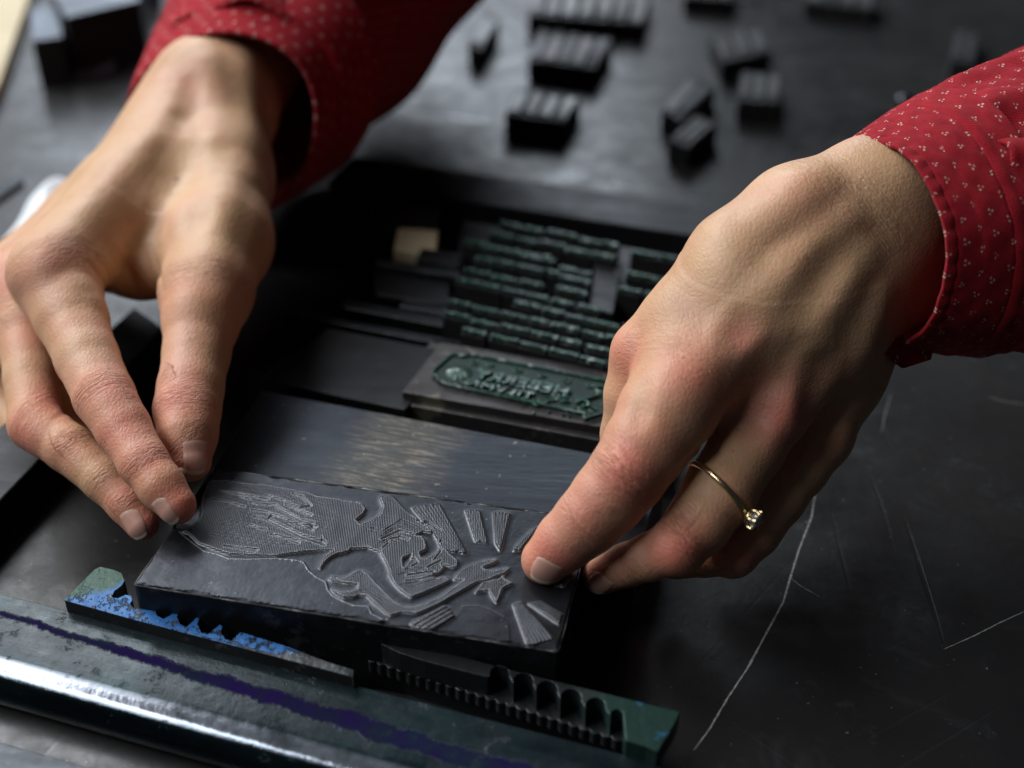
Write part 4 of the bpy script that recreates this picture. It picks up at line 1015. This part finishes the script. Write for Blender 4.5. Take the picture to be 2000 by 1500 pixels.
jr = [((1226, 925, 29.9), (1148, 1016, 30.1), .42, .9), ((1150, 1013, 30.1), (1066, 1094, 30.5), .25, .6), ((1322, 1068, 30.0), (1405, 962, 30.5), .35, .6), ((1225, 1103, 30.7), (1172, 1126, 31.2), .22, .6), ((1345, 742, 30.9), (1262, 870, 30.1), .5, .35), ((1430, 1076, 31.2), (1515, 970, 31.9), .3, .5),
      ((1640, 390, 31.0), (1480, 540, 30.6), .8, .5)]
r_, c_, a_ = hand_attrs(Vr, jr, redr, None)
rh = mesh('hand', Vr, Fr, M['skin'], person, smooth=True, attrs={'red': r_, 'crease': c_, 'along': a_})
nail(RH, rh, 1064, 1118, 1050, 1165, .85, .72)
nail(RH, rh, 1170, 1142, 1150, 1175, .72, .66)

# --- ring
def ring():
    rx = D(1405, 965, 30.5); ax = unit(D(1322, 1068, 30.0)-D(1462, 868, 31.0))
    top_ = RH.surface_at(1452, 1010)
    top_ = top_ if top_ is not None else D(1452, 1010, 30)
    a0 = (top_-rx)@ax; ctr = rx+ax*0
    e1 = unit((top_-rx)-ax*((top_-rx)@ax)); e2 = np.cross(ax, e1); pts = []
    f2 = Hand(); f2.palm = RH.fingers[1]; f2.fingers = []; f2.kf = []
    for k in range(72):
        an = 2*math.pi*k/72; dr = e1*math.cos(an)+e2*math.sin(an); t_ = .3
        for _ in range(60):
            v_ = float(f2.f((ctr+dr*t_)[None])[0])
            if v_ > -.001: break
            t_ += max(-v_*.8, .002)
        pts.append(ctr+dr*(t_+.005)+ax*(a0*math.cos(an)*.8))
    rg = tube('ring', pts, .08, M['gold'], person, closed=True, seg=10)
    # raised cluster setting with claws round a cut stone
    nrm = e1; base_ = pts[0]; off = Vector(person.location)
    set_ = []
    for k in range(6):
        an = 2*math.pi*k/6; sd_ = ax*math.cos(an)+e2*math.sin(an)
        set_.append([base_+sd_*.06, base_+nrm*.14+sd_*.23, base_+nrm*.28+sd_*.25, base_+nrm*.34+sd_*.20])
    for s_ in set_:
        tube('claw', s_, .04, M['gold'], rg)
    pts2 = [base_+nrm*.14+(ax*math.cos(2*math.pi*k/24)+e2*math.sin(2*math.pi*k/24))*.21 for k in range(24)]
    tube('bezel', pts2, .045, M['gold'], rg, closed=True)
    v = []; 
    for (r0, hh) in ((.02, .06), (.225, .24), (.15, .34)):
        for k in range(8): v.append(base_+nrm*hh+(ax*math.cos(2*math.pi*k/8)+e2*math.sin(2*math.pi*k/8))*r0)
    f = [(i*8+k, i*8+(k+1) % 8, (i+1)*8+(k+1) % 8, (i+1)*8+k) for i in range(2) for k in range(8)]+[tuple(range(16, 24)), tuple(range(8))[::-1]]
    mesh('gemstone', v, f, M['gem'], rg)
ring()

# ------------------------------------------------------------------ shirt sleeves
def sleeve(rings, foldf, name, parent, nu=220, nv=120, v0=0.0, thick=.09, tilt=None, lift=0.0):
    """rings: (x, y, d, half width px, ratio of the other half axis)"""
    c = np.array([D(*r[:3]) for r in rings]); hw = np.array([r[3]*r[2]/FPX for r in rings]); rt = np.array([r[4] for r in rings])
    seg = np.linalg.norm(np.diff(c, axis=0), axis=1); L = np.concatenate([[0], np.cumsum(seg)])
    def ip(a, s_): return np.array([np.interp(s_, L, a[:, i]) for i in range(a.shape[1])]).T if a.ndim > 1 else np.interp(s_, L, a)
    ss = np.linspace(0, L[-1], nv)
    cs = ip(c, ss)
    for _ in range(12): cs[1:-1] = (cs[:-2]+cs[2:]+2*cs[1:-1])/4
    hs = ip(hw, ss); rs = ip(rt, ss)
    for _ in range(6): hs[1:-1] = (hs[:-2]+hs[2:]+2*hs[1:-1])/4
    tn = np.gradient(cs, axis=0); tn /= np.linalg.norm(tn, axis=1, keepdims=True)
    V_, UV = [], []
    for j in range(nv):
        vw = unit(cs[j]-CAM); e1 = unit(np.cross(tn[j], vw)); e2 = np.cross(e1, tn[j])      # e2 away from the camera
        for i in range(nu+1):
            th = 2*math.pi*i/nu; s_ = ss[j]
            dr = math.cos(th)*e1*hs[j]+math.sin(th)*e2*hs[j]*rs[j]
            f_ = foldf(th, s_, i/nu)
            p = cs[j]+dr+unit(dr)*(f_+lift)
            if tilt is not None: p = p+tn[j]*tilt(th, s_)
            V_.append(p); UV.append((i/nu*2*math.pi*hs.mean()*.92, v0+s_))
    F_ = np.array([[j*(nu+1)+i, j*(nu+1)+i+1, (j+1)*(nu+1)+i+1, (j+1)*(nu+1)+i] for j in range(nv-1) for i in range(nu)])
    o = mesh(name, V_, F_, M['fabric'], parent, smooth=True, uvs=UV)
    m_ = o.modifiers.new('cloth_thickness', 'SOLIDIFY'); m_.thickness = thick*S; m_.offset = -1
    return o
G8 = lambda x, c, w_: math.exp(-((x-c)/w_)**2)
def angd(a, b): return (a-b+math.pi) % (2*math.pi)-math.pi
# right: sleeve then cuff over it
def foldR(th, s, u):
    f = .05*math.sin(23*th+5*s)*math.sin(3*s+th)+.13*math.sin(9*th+1.3*s)*min(1, s*1.2)+.06*math.sin(17*th-2*s+1)*math.exp(-s*.9)
    f += .34*G8(angd(th, -1.9+.28*s), 0, .2)-.30*G8(angd(th, -2.3+.28*s), 0, .2)+.30*G8(angd(th, -1.1-.15*s), 0, .18)-.26*G8(angd(th, -.75-.1*s), 0, .22)
    f += .10*G8(angd(th, -2.9+.2*s), 0, .15)
    return f
def cuffR(th, s, u): return .03*math.sin(3*th+s)+.02*G8(s, 0.1, .1)-.035*G8(s, .26, .04)+.03*G8(s, 1.9, .12)-.03*G8(s, 1.72, .04)+.02*math.sin(7*th+.8)+.012*math.sin(23*th+3*s)*math.sin(9*s+2*th)+.015*math.sin(41*th)*G8(s, .2, .15)
slR = sleeve([(1835, 450, 32.5, 232, .86), (1900, 435, 33.0, 262, .88), (2010, 405, 33.8, 282, .9), (2200, 350, 35.4, 300, .9), (2500, 270, 38, 330, .9), (2560, 255, 38.6, 270, .9), (2590, 248, 39, 20, .9)], foldR, 'sleeve', person, lift=.02)
slR['label'] = 'red sleeve of the arm on the right of the picture'
cfR = sleeve([(1710, 476, 31.7, 196, .88), (1765, 465, 32.1, 218, .88), (1868, 440, 32.8, 255, .88)], cuffR, 'cuff', slR, nv=90, thick=.11, lift=.04,
             tilt=lambda th, s: .25*math.cos(th)*0)
# left
def foldL(th, s, u):
    f = .16*math.sin(5*th+.8*s)*min(1, s*.6)+.10*math.sin(11*th-1.2*s)*math.exp(-s*.3)
    f += .35*G8(angd(th, -1.2+.12*s), 0, .25)-.3*G8(angd(th, -1.75+.12*s), 0, .22)+.25*G8(angd(th, -2.4), 0, .2)
    return f
def cuffL(th, s, u): return .04*math.sin(3*th+1)+.02*G8(s, .1, .1)-.03*G8(s, .26, .05)+.02*math.sin(6*th)
slL = sleeve([(462, 222, 45.4, 188, 1.38), (530, 125, 47.5, 214, 1.33), (622, -15, 50.5, 262, 1.2), (715, -190, 54, 285, 1.15), (760, -430, 59, 300, 1.1), (778, -480, 60.5, 250, 1.1), (785, -500, 61.2, 20, 1.1)], foldL, 'sleeve', person, lift=.0)
slL['label'] = 'red sleeve of the arm on the left of the picture'
sleeve([(426, 262, 44.0, 166, 1.42), (457, 226, 45.1, 186, 1.4), (506, 172, 46.6, 210, 1.38)], cuffL, 'cuff', slL, nv=50, thick=.14, lift=.05)
# buttons and flap under the right cuff
bt = D(1775, 668, 32.2)
fl = [D(1728, 690, 31.6), D(1750, 665, 31.7), D(1800, 640, 32.0), D(1825, 660, 32.2), D(1815, 700, 32.2), D(1765, 716, 31.9)]
c0 = sum(fl)/6; vv_ = [p-FW*.05 for p in fl]+[p+FW*.12 for p in fl]
ff = [tuple(range(6)), tuple(range(6, 12))[::-1]]+[(i, (i+1) % 6, 6+(i+1) % 6, 6+i) for i in range(6)]
o = mesh('cuff_flap', vv_, ff, M['fabric'], slR, uvs=[(p[0]*1., p[1]*1.) for p in vv_]); bevel(o, .04, 3)
print('verts', len(Vl), len(Vr))
